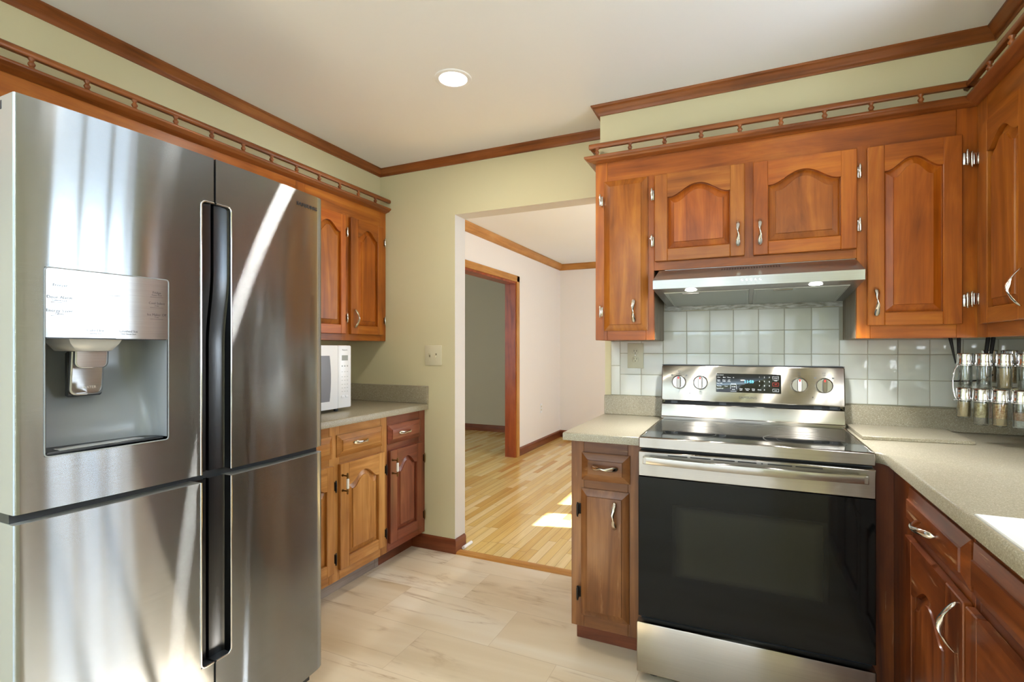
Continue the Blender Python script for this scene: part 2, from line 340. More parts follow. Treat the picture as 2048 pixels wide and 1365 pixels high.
class B:
    def __init__(s): s.bm = bmesh.new(); s.mats = []
    def mi(s, m):
        m = M[m] if isinstance(m, str) else m
        if m not in s.mats: s.mats.append(m)
        return s.mats.index(m)
    def face(s, vs, mi):
        try:
            f = s.bm.faces.new(vs); f.material_index = mi; return f
        except ValueError: return None
    def box(s, x0, x1, y0, y1, z0, z1, m, bev=0.0, seg=1):
        mi = s.mi(m); x0, x1 = min(x0, x1), max(x0, x1); y0, y1 = min(y0, y1), max(y0, y1); z0, z1 = min(z0, z1), max(z0, z1)
        v = [s.bm.verts.new((x, y, z)) for z in (z0, z1) for y in (y0, y1) for x in (x0, x1)]
        fs = [s.face([v[i] for i in q], mi) for q in ((0, 2, 3, 1), (4, 5, 7, 6), (0, 1, 5, 4), (2, 6, 7, 3), (1, 3, 7, 5), (0, 4, 6, 2))]
        if bev > 0:
            bev = min(bev, 0.49 * min(x1 - x0, y1 - y0, z1 - z0))
            es = list({e for f in fs for e in f.edges})
            r = bmesh.ops.bevel(s.bm, geom=es, offset=bev, segments=seg, affect='EDGES', profile=0.5, clamp_overlap=True)
            for f in r['faces']: f.material_index = mi
    def prism(s, pts, axis, a0, a1, m, bev=0.0):
        """extrude a polygon; axis 'y': pts (x,z); 'x': pts (y,z); 'z': pts (x,y)"""
        mi = s.mi(m)
        def mk(p, a):
            return {'y': (p[0], a, p[1]), 'x': (a, p[0], p[1]), 'z': (p[0], p[1], a)}[axis]
        A = [s.bm.verts.new(mk(p, a0)) for p in pts]; Bv = [s.bm.verts.new(mk(p, a1)) for p in pts]
        fs = [s.face(A[::-1], mi), s.face(Bv, mi)]
        n = len(pts)
        for i in range(n): fs.append(s.face([A[i], A[(i + 1) % n], Bv[(i + 1) % n], Bv[i]], mi))
        fs = [f for f in fs if f]
        bmesh.ops.recalc_face_normals(s.bm, faces=fs)
        if bev > 0:
            es = list({e for f in fs for e in f.edges})
            r = bmesh.ops.bevel(s.bm, geom=es, offset=bev, segments=1, affect='EDGES', clamp_overlap=True)
            for f in r['faces']: f.material_index = mi
    def loops(s, L, m, cap0=True, cap1=True, closed=True):
        mi = s.mi(m); V = [[s.bm.verts.new(p) for p in l] for l in L]; fs = []
        for a, b in zip(V, V[1:]):
            n = len(a)
            for i in range(n if closed else n - 1):
                fs.append(s.face([a[i], a[(i + 1) % n], b[(i + 1) % n], b[i]], mi))
        if cap0: fs.append(s.face(V[0][::-1], mi))
        if cap1: fs.append(s.face(V[-1], mi))
        bmesh.ops.recalc_face_normals(s.bm, faces=[f for f in fs if f])
        return V
    def lathe(s, prof, c, m, axis='z', seg=20, caps=True):
        """prof: list of (radius, height along the axis)"""
        L = []
        for r, h in prof:
            l = []
            for i in range(seg):
                a = 2 * pi * i / seg; p, q = r * cos(a), r * sin(a)
                l.append({'z': (c[0] + p, c[1] + q, c[2] + h), 'y': (c[0] + p, c[1] + h, c[2] + q), 'x': (c[0] + h, c[1] + p, c[2] + q)}[axis])
            L.append(l)
        s.loops(L, m, caps, caps)
    def tube(s, path, r, m, seg=8, closed=False):
        P = [Vector(p) for p in path]; n = len(P); L = []
        rr = r if isinstance(r, (list, tuple)) else [r] * n
        prev = None
        for i in range(n):
            d = (P[(i + 1) % n] - P[i - 1]) if closed else (P[min(i + 1, n - 1)] - P[max(i - 1, 0)])
            d.normalize()
            if prev is None:
                ref = Vector((0, 0, 1)) if abs(d.z) < 0.9 else Vector((1, 0, 0)); u = d.cross(ref).normalized()
            else: u = (prev - d * prev.dot(d)).normalized()
            prev = u; v = d.cross(u)
            L.append([tuple(P[i] + (u * cos(2 * pi * k / seg) + v * sin(2 * pi * k / seg)) * rr[i]) for k in range(seg)])
        if closed: L.append(L[0])
        s.loops(L, m, not closed, not closed)
    def profile(s, prof, a0, a1, m, axis, mit0=0.0, mit1=0.0, f=None):
        """extrude prof [(out, z)] along an axis from a0 to a1; ends shift by mit*out. f maps (a, out, z) to a point"""
        L = [[f(a0 + mit0 * o, o, z) for o, z in prof], [f(a1 + mit1 * o, o, z) for o, z in prof]]
        s.loops(L, m)
    def text(s, txt, size, c, m, ex=0.0003, sx=1.0, spacing=1.0, align='CENTER', yf=None):
        """flat lettering on a face that looks to -y; c = its middle"""
        cu = bpy.data.curves.new('lettering', 'FONT'); cu.body = txt; cu.size = size; cu.extrude = ex
        cu.align_x = align; cu.align_y = 'CENTER'; cu.resolution_u = 2; cu.space_character = spacing
        o = bpy.data.objects.new('lettering', cu); me = o.to_mesh(); mi = s.mi(m)
        vs = [s.bm.verts.new((c[0] + v.co.x * sx, c[1] - v.co.z + (yf(c[0] + v.co.x * sx) - yf(c[0]) if yf else 0), c[2] + v.co.y)) for v in me.vertices]
        for p in me.polygons: s.face([vs[i] for i in p.vertices], mi)
        o.to_mesh_clear(); bpy.data.objects.remove(o); bpy.data.curves.remove(cu)
    def build(s, name, parent=None, smooth=40, kind=None, label=None):
        off = OFF[parent] if parent is not None else Vector((0, 0, 0))
        for v in s.bm.verts: v.co -= off
        me = bpy.data.meshes.new(name); s.bm.to_mesh(me); s.bm.free()
        for m in s.mats: me.materials.append(m)
        if smooth:
            for p in me.polygons: p.use_smooth = True
            me.set_sharp_from_angle(angle=radians(smooth))
        o = bpy.data.objects.new(name, me); COL.objects.link(o)
        if parent is not None: o.parent = parent; OFF[o] = off
        else: OFF[o] = Vector((0, 0, 0))
        if kind: o['kind'] = kind
        if label: o['label'] = label
        return o

RW, LW, RR = 0.0, pi / 2, -pi / 2          # run frames: (u, depth, z); range wall, left wall, right wall
def thing(name, label, cat, at, rz=RW, group=None):
    o = bpy.data.objects.new(name, None); COL.objects.link(o)
    v = Vector(at); o.location = Matrix.Rotation(rz, 3, 'Z') @ v; o.rotation_euler = (0, 0, rz)
    o.empty_display_size = 0.05
    o['label'] = label; o['category'] = cat
    if group: o['group'] = group
    OFF[o] = v
    return o
def solo(b, name, label, cat, at, rz=RW, group=None, smooth=40):
    """a thing that is one mesh"""
    for v in b.bm.verts: v.co -= Vector(at)
    o = b.build(name, None, smooth); o.location = Matrix.Rotation(rz, 3, 'Z') @ Vector(at); o.rotation_euler = (0, 0, rz)
    o['label'] = label; o['category'] = cat
    if group: o['group'] = group
    OFF[o] = Vector(at)
    return o
def dup_part(o, d):
    c = o.copy(); COL.objects.link(c); c.parent = o.parent; c.location = Vector(o.location) + Vector(d); return c

# ------------------------------------------------------------------ the setting
FY, XL, XR, CZ = 2.739, -2.49, 1.09, 2.455      # range wall, left wall, right wall, ceiling
DY = 2.863                                       # dining side of the range wall
RY = -2.2                                        # rear wall
def wall(name, boxes, mat, other=None, test=None):
    b = B()
    for bx in boxes: b.box(*bx, mat)
    if other:
        mi = b.mi(other)
        b.bm.normal_update()
        for f in b.bm.faces:
            if test(f.normal, f.calc_center_median()): f.material_index = mi
    return b.build(name, None, 0, kind='structure')
b = B(); b.box(XL - .1, XR + .1, RY - .1, FY, -.08, 0, 'floor_tile'); b.build('floor', None, 0, kind='structure')
b = B(); b.box(-6.0, XR + .1, FY, 7.1, -.08, 0, 'hardwood'); b.build('floor_dining', None, 0, kind='structure')
b = B(); b.box(XL - .1, XR + .1, RY - .1, FY + .06, CZ, CZ + .1, 'ceiling'); b.build('ceiling', None, 0, kind='structure')
b = B(); b.box(-6.0, XR + .1, FY + .06, 7.1, 2.475, 2.58, 'ceiling_white'); b.build('ceiling_dining', None, 0, kind='structure')
OL, OR_, OT = -1.645, -0.70, 2.10
wall('wall_far', [(-2.61, OL, FY, DY, 0, 2.5), (OL, OR_, FY, DY, OT, 2.5), (OR_, XR + .1, FY, DY, 0, 2.5)], 'sage', 'jamb_white',
     lambda n, c: n.y > -0.5)
wall('wall_left', [(XL - .1, XL, RY, FY, 0, CZ)], 'sage')
W1 = (1.22, 1.90, 1.08, 2.10)                    # sink window: y0, y1, z0, z1
wall('wall_right', [(XR, XR + .12, RY, W1[0], 0, CZ), (XR, XR + .12, W1[1], FY, 0, CZ), (XR, XR + .12, W1[0], W1[1], 0, W1[2]), (XR, XR + .12, W1[0], W1[1], W1[3], CZ)], 'sage')
PX0, PX1, PZ = -2.3, 0.3, 2.1  # made-up rear opening that lets the added fill lamps in
wall('wall_rear', [(XL, PX0, RY - .12, RY, 0, CZ), (PX1, XR, RY - .12, RY, 0, CZ), (PX0, PX1, RY - .12, RY, PZ, CZ)], 'sage')
XD = -2.449
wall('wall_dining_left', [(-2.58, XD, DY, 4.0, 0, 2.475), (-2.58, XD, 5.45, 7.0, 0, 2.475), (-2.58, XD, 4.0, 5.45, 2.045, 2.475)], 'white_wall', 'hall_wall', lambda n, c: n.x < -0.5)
wall('wall_dining_far', [(-2.58, XR + .1, 7.0, 7.1, 0, 2.475)], 'white_wall')
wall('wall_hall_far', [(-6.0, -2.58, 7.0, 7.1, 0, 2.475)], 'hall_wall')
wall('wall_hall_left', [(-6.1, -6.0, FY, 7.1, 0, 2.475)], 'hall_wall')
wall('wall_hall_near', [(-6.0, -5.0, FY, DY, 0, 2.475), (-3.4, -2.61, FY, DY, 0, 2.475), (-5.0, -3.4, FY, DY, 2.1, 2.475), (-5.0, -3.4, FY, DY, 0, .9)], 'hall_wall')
P1, P2, PZ0, PZ1 = (4.05, 4.42), (4.60, 5.05), 0.85, 2.15
wall('wall_dining_right', [(XR, XR + .1, DY, P1[0], 0, 2.475), (XR, XR + .1, P1[1], P2[0], 0, 2.475), (XR, XR + .1, P2[1], 7.0, 0, 2.475),
     (XR, XR + .1, P1[0], P1[1], 0, PZ0), (XR, XR + .1, P1[0], P1[1], PZ1, 2.475), (XR, XR + .1, P2[0], P2[1], 0, PZ0), (XR, XR + .1, P2[0], P2[1], PZ1, 2.475)], 'white_wall')
# soffits over the cabinets
SLX, SRY, SRX, SOZ = -2.222, 2.47, 0.839, 2.194
wall('wall_soffit_left', [(XL, SLX, RY, FY, SOZ, CZ)], 'sage')
wall('wall_soffit_range', [(-0.656, XR, SRY, FY, SOZ, CZ)], 'sage')
wall('wall_soffit_right', [(SRX, XR, RY, SRY, SOZ, CZ)], 'sage')
# sink window frame
b = B()
for y in (W1[0], W1[0] + .215, W1[0] + .435, W1[1] - .03): b.box(XR + .03, XR + .07, y, y + .03, W1[2], W1[3], 'white_plastic')
for z in (W1[2], W1[3] - .035): b.box(XR + .03, XR + .07, W1[0], W1[1], z, z + .035, 'white_plastic')
b.build('window_1', None, 0, kind='structure')
b = B(); n = 60; Ls = []  # unseen curtain, added to stop sun landing on the counter
for z in (1.085, 1.30, 1.535): Ls.append([(XR + .016 + .006 * sin(i * 1.3), W1[0] + .004 + (W1[1] - W1[0] - .008) * i / n, z) for i in range(n + 1)])
b.loops(Ls, 'sheer', False, False, False); solo(b, 'window_curtain', 'sheer white half curtain across the lower sink window', 'curtain', (XR + .016, 1.56, 1.085), RW)
b = B()  # frame of the invented patio door, added along with the rear fill
for x in (PX0, -1.02, PX1 - .05): b.box(x, x + .05, RY - .09, RY - .04, 0, PZ, 'white_plastic')
b.box(PX0, PX1, RY - .09, RY - .04, PZ - .06, PZ, 'white_plastic')
b.build('window_2', None, 0, kind='structure')
b = B()
for p in (P1, P2):
    for y in (p[0], p[1] - .03): b.box(XR + .02, XR + .06, y, y + .03, PZ0, PZ1, 'white_plastic')
    b.box(XR + .02, XR + .06, p[0], p[1], 1.46, 1.50, 'white_plastic')
b.build('window_3', None, 0, kind='structure')

# crown moulding
CRP = [(0, 2.410), (.006, 2.410), (.009, 2.414), (.009, 2.421), (.016, 2.428), (.024, 2.437), (.030, 2.444), (.036, 2.446), (.038, 2.450), (.038, CZ), (0, CZ)]
def crown(name, f, a0, a1, m0, m1, mat, prof=CRP):
    b = B(); b.profile(prof, a0, a1, mat, 'x', m0, m1, f); return b.build(name, None, 50, kind='structure')
crown('trim_1', lambda a, o, z: (SLX + o, a, z), RY, FY, 0, -1, 'crown_y')
crown('trim_2', lambda a, o, z: (a, FY - o, z), SLX, -0.656, 1, 0, 'crown_x')
crown('trim_3', lambda a, o, z: (a, SRY - o, z), -0.656, SRX, -1, -1, 'crown_x')
crown('trim_4', lambda a, o, z: (SRX - o, a, z), RY, SRY, 0, -1, 'crown_y')
crown('trim_5', lambda a, o, z: (-0.656 - o, a, z), SRY, FY, -1, 0, 'crown_y')
DCP = [(0, 2.392), (.008, 2.392), (.012, 2.402), (.016, 2.41), (.03, 2.428), (.044, 2.45), (.05, 2.455), (.055, 2.462), (.055, 2.475), (0, 2.475)]
crown('trim_6', lambda a, o, z: (XD + o, a, z), DY, 7.0, 0, -1, 'honey_y', DCP)
crown('trim_7', lambda a, o, z: (a, 7.0 - o, z), XD, XR, 1, 0, 'honey_x', DCP)
# baseboards
BBP = [(0, 0), (.014, 0), (.014, .070), (.012, .078), (.006, .086), (0, .088)]
crown('baseboard_far', lambda a, o, z: (a, FY - o, z), -1.96, OL, 0, 1, 'base_x', BBP)
crown('baseboard_opening', lambda a, o, z: (OL + o, a, z), FY, DY - .01, -1, 0, 'base_y', BBP)
DBP = [(0, 0), (.014, 0), (.014, .078), (.006, .095), (0, .098)]
crown('baseboard_dining_left', lambda a, o, z: (XD + o, a, z), 5.52, 7.0, 0, -1, 'base_y', DBP)
crown('baseboard_dining_far', lambda a, o, z: (a, 7.0 - o, z), XD, XR, 1, 0, 'base_x', DBP)
crown('baseboard_hall', lambda a, o, z: (a, 7.0 - o, z), -6.0, -2.58, 0, 0, 'base_x', DBP)
# wood lined doorway out of the dining room
b = B()
b.box(-2.58, XD + .004, 5.43, 5.452, 0, 2.03, 'jamb_z'); b.box(-2.58, XD + .004, 3.998, 4.02, 0, 2.03, 'jamb_z'); b.box(-2.58, XD + .004, 4.0, 5.45, 2.022, 2.047, 'jamb_z')
b.box(XD, XD + .018, 5.445, 5.52, 0, 2.115, 'honey_z', .003); b.box(XD, XD + .018, 3.93, 4.005, 0, 2.115, 'honey_z', .003); b.box(XD, XD + .018, 3.93, 5.52, 2.045, 2.118, 'honey_y', .003)
b.build('door_1', None, 40, kind='structure')
# wood reducer strip between tile and hardwood
b = B(); b.prism([(FY - .012, 0), (FY - .006, .010), (FY + .01, .014), (FY + .045, .012), (FY + .05, 0)], 'x', OL + .014, OR_, 'honey_x'); b.build('trim_8', None, 40, kind='structure')

# ------------------------------------------------------------------ cabinet parts
def arch_line(x0, x1, zs, rise, n=28):
    out = []
    for i in range(n + 1):
        s = -1 + 2 * i / n; k = abs(s) / 0.93
        sh = 0.0 if k >= 1 else 0.5 * (1 + cos(pi * k ** 1.12))
        out.append((x0 + (x1 - x0) * i / n, zs + rise * sh))
    return out

def twist_pull(cab, u, z, yf, wood_face=None, L=0.115, horiz=False, bow=0.03):
    b = B(); n = 26; Ls = []
    for i in range(n + 1):
        t = -1 + 2 * i / n
        bw = bow * (1 - abs(t) ** 3.2) * (0.86 + 0.14 * cos(pi * t))
        wdt = 0.0075 if abs(t) < 0.5 else 0.0075 + 0.0015 * sin(min(1, (abs(t) - 0.5) / 0.42) * pi)
        if abs(t) > 0.93: wdt *= max(0.25, 1 - ((abs(t) - 0.93) / 0.07) ** 2 * 0.7)
        th = 0.0030 + 0.0014 * cos(t * pi / 2)
        tw = pi * (0.5 + 0.5 * max(-1, min(1, t / 0.45)))
        ring = []
        for k in range(10):
            a = 2 * pi * k / 10; p, q = wdt * cos(a), th * sin(a)
            p, q = p * cos(tw) - q * sin(tw), p * sin(tw) + q * cos(tw)
            along = t * L / 2; out = yf - 0.003 - bw - q
            ring.append((u + along, out, z + p) if horiz else (u + p, out, z + along))
        Ls.append(ring)
    b.loops(Ls, 'nickel')
    return b.build('handle', cab, 60)

def porcelain_pull(par, u, z, yf):
    b = B(); h = 0.052
    for s in (-1, 1):
        b.lathe([(.006, 0), (.007, -.004), (.0035, -.008), (.0035, -.034)], (u, yf, z + s * .038), 'brass', 'y', 10)
        b.lathe([(.002, -.019), (.006, -.012), (.0035, -.007), (.007, 0), (.0035, .006), (.0055, .010), (.001, .017)] if s > 0 else [(.002, .019), (.006, .012), (.0035, .007), (.007, 0), (.0035, -.006), (.0055, -.010), (.001, -.017)], (u, yf - .034, z + s * .038), 'brass', 'z', 10)
    b.lathe([(.0055, -.026), (.0075, -.022), (.0072, 0), (.0075, .022), (.0055, .026)], (u, yf - .034, z), 'porcelain', 'z', 12)
    return b.build('handle', par, 60)

def hinge(par, u, z, yf, mat='nickel', L=0.062):
    b = B()
    b.box(u - .009, u + .009, yf - .003, yf, z - L * .36, z + L * .36, mat, .001)
    b.box(u - .0035, u + .0035, yf - .019, yf - .002, z - L * .34, z + L * .34, mat, .0008)
    b.lathe([(.001, -L * .5), (.0045, -L * .44), (.0025, -L * .40), (.005, -L * .34), (.005, L * .34), (.0025, L * .40), (.0045, L * .44), (.001, L * .5)], (u, yf - .020, z), mat, 'z', 10)
    return b.build('hinge', par, 60)

def frame_door(cab, x0, x1, z0, z1, pan, yf, ml, hinge_side=None, hinges=(), pull=None, hm='nickel', hyf=None):
    """cathedral door. pan = (px0, px1, pz0, shoulder z, arch rise); yf = face frame front; door stands 20 mm proud"""
    t = 0.020; y0, y1 = yf - t, yf - .001; mv, mh = M[ml + '_z'], M[ml + '_x']
    px0, px1, pz0, zs, rise = pan
    b = B()
    b.box(x0, px0, y0, y1, z0, z1, mv, .0025); b.box(px1, x1, y0, y1, z0, z1, mv, .0025)
    b.box(px0 - .0005, px1 + .0005, y0 + .0003, y1, z0, pz0, mh, .0025)
    al = arch_line(px0 - .0005, px1 + .0005, zs, rise)
    b.prism(al + [(px1 + .0005, z1 - .001), (px0 - .0005, z1 - .001)], 'y', y0 + .0003, y1, mh)
    d = b.build('door', cab, 35)
    # raised panel
    b = B(); ins = .029
    def ring(i, y, drop):
        top = arch_line(px0 + i, px1 - i, zs - drop, rise)
        return [(x, y, z) for x, z in top][::-1] + [(px0 + i + (px1 - px0 - 2 * i) * k / 8, y, pz0 + i) for k in range(9)]
    b.loops([ring(-.004, y1 - .001, -.004), ring(-.004, y1 - .002, -.004), ring(.0025, y1 - .0015, .0025), ring(.0028, y0 + .0155, .0028), ring(ins - .0012, y0 + .0062, ins - .0012), ring(ins, y0 + .0018, ins), ring(ins + .001, y0 + .0018, ins + .001)], mv, False, True)
    b.build('panel', d, 25)
    for hz in hinges: hinge(d, hinge_side, hz, yf, hm)
    if pull:
        k = pull[0]
        if k == 'twist': twist_pull(d, pull[1], pull[2], y0)
        else: porcelain_pull(d, pull[1], pull[2], y0)
    return d

def slab_front(cab, x0, x1, z0, z1, yf, ml, name, ins=.033, pull=None, hinge_side=None, hinges=(), hm='nickel', vert=False):
    """raised slab: a bevelled border rising to a flat field"""
    t = 0.020; y0 = yf - t; b = B(); m = M[ml + ('_z' if vert else '_x')]
    def r(i, y): return [(x0 + i, y, z0 + i), (x1 - i, y, z0 + i), (x1 - i, y, z1 - i), (x0 + i, y, z1 - i)]
    b.loops([r(0, yf - .001), r(0, y0 + .0150), r(.0015, y0 + .0140), r(ins - .0012, y0 + .0046), r(ins, y0 + .0003), r(ins + .001, y0)], m, False, True)
    d = b.build(name, cab, 20)
    for hz in hinges: hinge(d, hinge_side, hz, yf, hm)
    if pull: twist_pull(d, pull[1], pull[2], y0, horiz=(pull[0] == 'h'))
    return d

def face_frame(b, x0, x1, z0, z1, y, ml, stiles, rails, depth=.02):
    """stiles: (xa, xb, za, zb); rails the same, grain turned"""
    for xa, xb, za, zb in stiles: b.box(xa, xb, y, y + depth, za, zb, ml + '_z', .0012)
    for xa, xb, za, zb in rails: b.box(xa, xb, y + .0004, y + depth, za, zb, ml + '_x', .0012)

# ---------------- wall cabinet over the range (four doors)
yf = 2.43
cab = thing('wall_cabinet', 'cherry wall cabinet with four raised-panel doors around the range hood', 'cabinet', (0.05, 2.585, 1.31))
b = B()
face_frame(b, -.668, .77, 1.31, 2.19, yf, 'cherry',
           [(-.668, -.610, 1.31, 2.19), (-.428, -.391, 1.31, 2.075), (-.391, -.372, 1.63, 2.075), (-.022, .032, 1.66, 2.075), (.385, .397, 1.63, 2.075), (.397, .442, 1.31, 2.075), (.710, .776, 1.31, 2.19)],
           [(-.610, .710, 2.055, 2.19), (-.610, -.428, 1.31, 1.362), (-.391, .397, 1.63, 1.68), (.442, .710, 1.31, 1.368)])
b.box(-.668, -.650, 2.45, FY, 1.31, 2.19, 'cherry_z'); b.box(-.650, -.41, 2.45, FY, 1.312, 1.33, 'cherry_x'); b.box(-.391, .397, 2.45, FY, 1.64, 1.655, 'cherry_x'); b.box(.41, .768, 2.45, FY, 1.312, 1.33, 'cherry_x')
b.box(-.650, .768, 2.46, FY - .01, 2.17, 2.189, 'cherry_x')
b.box(-.655, .765, FY - .02, FY, 1.66, 2.17, 'cherry_x'); b.box(-.65, -.41, FY - .02, FY, 1.33, 1.66, 'cherry_x'); b.box(.41, .765, FY - .02, FY, 1.33, 1.66, 'cherry_x')
b.build('body', cab)
for xs in ((-.409, -.390), (.395, .412)):
    b = B(); b.box(xs[0], xs[1], 2.45, FY, 1.3105, 1.70, 'grey_panel', .001); b.build('side_panel', cab, label='weathered grey-brown side panel beside the hood')
slab_front(cab, -.625, -.418, 1.354, 2.070, yf, 'cherry', 'door', .030, ('v', -.479, 1.447), -.641, (1.981, 1.447), vert=True)
frame_door(cab, -.386, -.010, 1.669, 2.066, (-.329, -.067, 1.724, 1.959, .050), yf, 'cherry', -.399, (1.980, 1.765), ('twist', -.035, 1.765))
frame_door(cab, .024, .396, 1.667, 2.063, (.081, .341, 1.723, 1.959, .050), yf, 'cherry', .406, (1.972, 1.760), ('twist', .050, 1.764))
frame_door(cab, .430, .723, 1.360, 2.061, (.486, .666, 1.411, 1.959, .046), yf, 'cherry', .737, (1.974, 1.448), ('twist', .458, 1.451))

# ---------------- wall cabinet on the right wall (u = -Y, depth = X)
yf = 0.77
cab = thing('wall_cabinet', 'cherry wall cabinet on the right wall at the picture edge', 'cabinet', (-2.2, .93, 1.31), RR)
b = B(); u0, u1 = -2.428, -1.96
face_frame(b, u0, u1, 1.31, 2.19, yf, 'cherry', [(u0, -2.34, 1.31, 2.19), (-2.03, u1, 1.31, 2.19)], [(-2.34, -2.03, 2.055, 2.19), (-2.34, -2.03, 1.31, 1.365)])
b.box(-2.42, u1, yf + .02, XR, 1.312, 1.33, 'cherry_x'); b.box(u1 - .018, u1, yf + .02, XR, 1.31, 2.19, 'cherry_z'); b.box(-2.42, u1, yf + .03, XR - .01, 2.17, 2.189, 'cherry_x')
b.build('body', cab)
frame_door(cab, -2.352, -1.995, 1.358, 2.061, (-2.285, -2.063, 1.411, 1.950, .046), yf, 'cherry', -2.410, (1.965, 1.452), ('twist', -2.035, 1.455))

# ---------------- wall cabinets on the left wall (u = Y, depth = -X)
yf = 2.177
cab = thing('wall_cabinet', 'cherry wall cabinet with two arched doors above the microwave', 'cabinet', (2.37, 2.33, 1.318), LW)
b = B(); u0, u1 = 1.995, FY
face_frame(b, u0, u1, 1.318, 2.19, yf, 'cherry', [(u0, 2.055, 1.318, 2.19), (2.335, 2.405, 1.318, 2.075), (2.685, u1 - .001, 1.318, 2.19)], [(2.055, 2.685, 2.05, 2.19), (2.055, 2.685, 1.318, 1.368)])
b.box(u0, u1 - .002, yf + .02, -XL, 1.32, 1.338, 'cherry_x'); b.box(u0, u0 + .018, yf + .02, -XL, 1.32, 2.19, 'cherry_z'); b.box(u0, u1 - .002, yf + .03, -XL, 2.17, 2.189, 'cherry_x')
b.build('body', cab)
frame_door(cab, 2.393, 2.694, 1.357, 2.060, (2.455, 2.638, 1.411, 1.955, .050), yf, 'cherry', 2.709, (1.962, 1.452), ('twist', 2.422, 1.452))
frame_door(cab, 2.046, 2.347, 1.357, 2.060, (2.105, 2.308, 1.411, 1.955, .050), yf, 'cherry', 2.360, (1.962, 1.452))
cab = thing('wall_cabinet', 'cherry over-fridge cabinet, only its top fascia showing above the refrigerator', 'cabinet', (1.2, 2.33, 1.90), LW)
b = B(); u0, u1 = -.6, 1.9948
face_frame(b, u0, u1, 1.90, 2.19, yf, 'cherry', [(1.50, u1, 1.318, 2.05)], [(u0, u1, 2.05, 2.19), (u0, 1.50, 1.90, 2.0495)])
b.box(u0, u1, yf + .02, -XL, 1.902, 1.92, 'cherry_x'); b.box(u0, u1, yf + .03, -XL, 2.17, 2.189, 'cherry_x'); b.box(1.95, 1.993, yf + .02, -XL, 1.32, 2.17, 'cherry_z')
b.build('body', cab)

# ---------------- galleries: cornice shelf, turned spindles and rail
CNP = [(0, 2.163), (.008, 2.163), (.013, 2.167), (.026, 2.169), (.033, 2.173), (.035, 2.177), (.043, 2.180), (.046, 2.186), (.044, 2.192), (-.045, 2.192), (-.045, 2.188), (0, 2.187)]
RLP = [(-.010, 2.226), (.006, 2.226), (.009, 2.230), (.010, 2.238), (.007, 2.246), (.002, 2.250), (-.010, 2.250)]
SPP = [(.0095, 0), (.0095, .003), (.0062, .006), (.0100, .012), (.0104, .016), (.0060, .023), (.0060, .026), (.0098, .030), (.0098, .034)]
def gallery(label, a0, a1, face, spots, rz, m0, m1, at, endcap=False):
    g = thing('gallery_rail', label, 'gallery rail', at, rz)
    ro = .034                                      # rail line in front of the cabinet face
    b = B(); b.profile(CNP, a0, a1, 'rail_x', 'x', m0, m1, lambda a, o, z: (a, face - o, z))
    if endcap: b.profile(CNP, face, 2.60, 'rail_x', 'x', -1, 0, lambda a, o, z: (a0 - o, a, z))
    b.build('cornice', g, 50)
    b = B(); b.profile(RLP, a0 - (.022 if endcap else 0), a1, 'rail_x', 'x', 0 if endcap else m0, m1, lambda a, o, z: (a, face - ro - o, z))
    if endcap: b.box(a0 - .022, a0 - .004, face - ro + .008, SRY + .01, 2.228, 2.249, 'rail_x', .002)
    b.build('top_rail', g, 50)
    first = None
    for s in spots:
        if first is None:
            b = B(); b.lathe(SPP, (s, face - ro, 2.192), 'rail_z', 'z', 14); first = b.build('spindle', g, 50); s0 = s
        else: dup_part(first, (s - s0, 0, 0))
gallery('long turned-spindle gallery rail on the cornice above the refrigerator', -.6, 2.737, 2.177, [.719 - .156 * k for k in range(6, 0, -1)] + [.719 + .1562 * k for k in range(0, 13)], LW, 0, 0, (1.6, 2.16, 2.15))
gallery('turned-spindle gallery rail on the cornice above the range cabinets', -.668, .77, 2.43, [-.651 + .1557 * k for k in range(9)], RW, -1, -1, (.05, 2.42, 2.15), True)
gallery('short gallery rail on the right wall cabinet, mitred into the corner', -2.43, -1.94, .77, [-2.217, -2.060], RR, 1, 0, (-2.2, .75, 2.15))

# ---------------- base cabinets, left wall
yf = 1.868
def base_body(b, u0, u1, yf, back, ml, stiles, rails, toe_y, toe_m, z0=.104, z1=.884):
    face_frame(b, u0, u1, z0, z1, yf, ml, stiles, rails)
    b.box(u0, u1, yf + .0205, back, z0, z0 + .018, ml + '_x'); b.box(u0, u0 + .016, yf + .02, back, z0, z1 - .002, ml + '_z'); b.box(u1 - .016, u1, yf + .02, back, z0, z1 - .002, ml + '_z')
    b.box(u0 + .016, u1 - .016, yf + .021, yf + .03, z0 + .018, z1 - .02, 'black')
cab = thing('base_cabinet', 'golden cherry base cabinet nearest the refrigerator, under the microwave counter', 'cabinet', (1.95, 2.1, 0), LW)
b = B(); u0, u1 = 1.50, 2.360
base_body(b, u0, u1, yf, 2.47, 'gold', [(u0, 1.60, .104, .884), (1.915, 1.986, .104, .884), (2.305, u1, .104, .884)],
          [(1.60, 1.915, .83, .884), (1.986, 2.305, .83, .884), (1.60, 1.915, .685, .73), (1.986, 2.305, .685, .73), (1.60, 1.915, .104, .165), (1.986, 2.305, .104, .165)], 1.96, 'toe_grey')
b.build('body', cab)
b = B(); b.box(u0, 2.3605, 1.955, 1.975, 0, .104, 'toe_grey', .002); b.build('toe_kick', cab, label='scuffed grey toe kick')
slab_front(cab, 1.963, 2.313, .724, .835, yf, 'gold', 'drawer', .028, ('h', 2.118, .785))
slab_front(cab, 1.58, 1.929, .724, .835, yf, 'gold', 'drawer', .028, ('h', 1.75, .785))
frame_door(cab, 1.974, 2.319, .157, .689, (2.036, 2.268, .213, .575, .055), yf, 'gold', 2.333, (.585, .225), ('porc', 1.986, .594), 'iron')
frame_door(cab, 1.58, 1.932, .157, .689, (1.645, 1.884, .213, .575, .055), yf, 'gold', 1.942, (.585, .225), None, 'iron')
cab = thing('base_cabinet', 'narrow red-brown base cabinet in the left corner beside the light switch', 'cabinet', (2.55, 2.1, 0), LW)
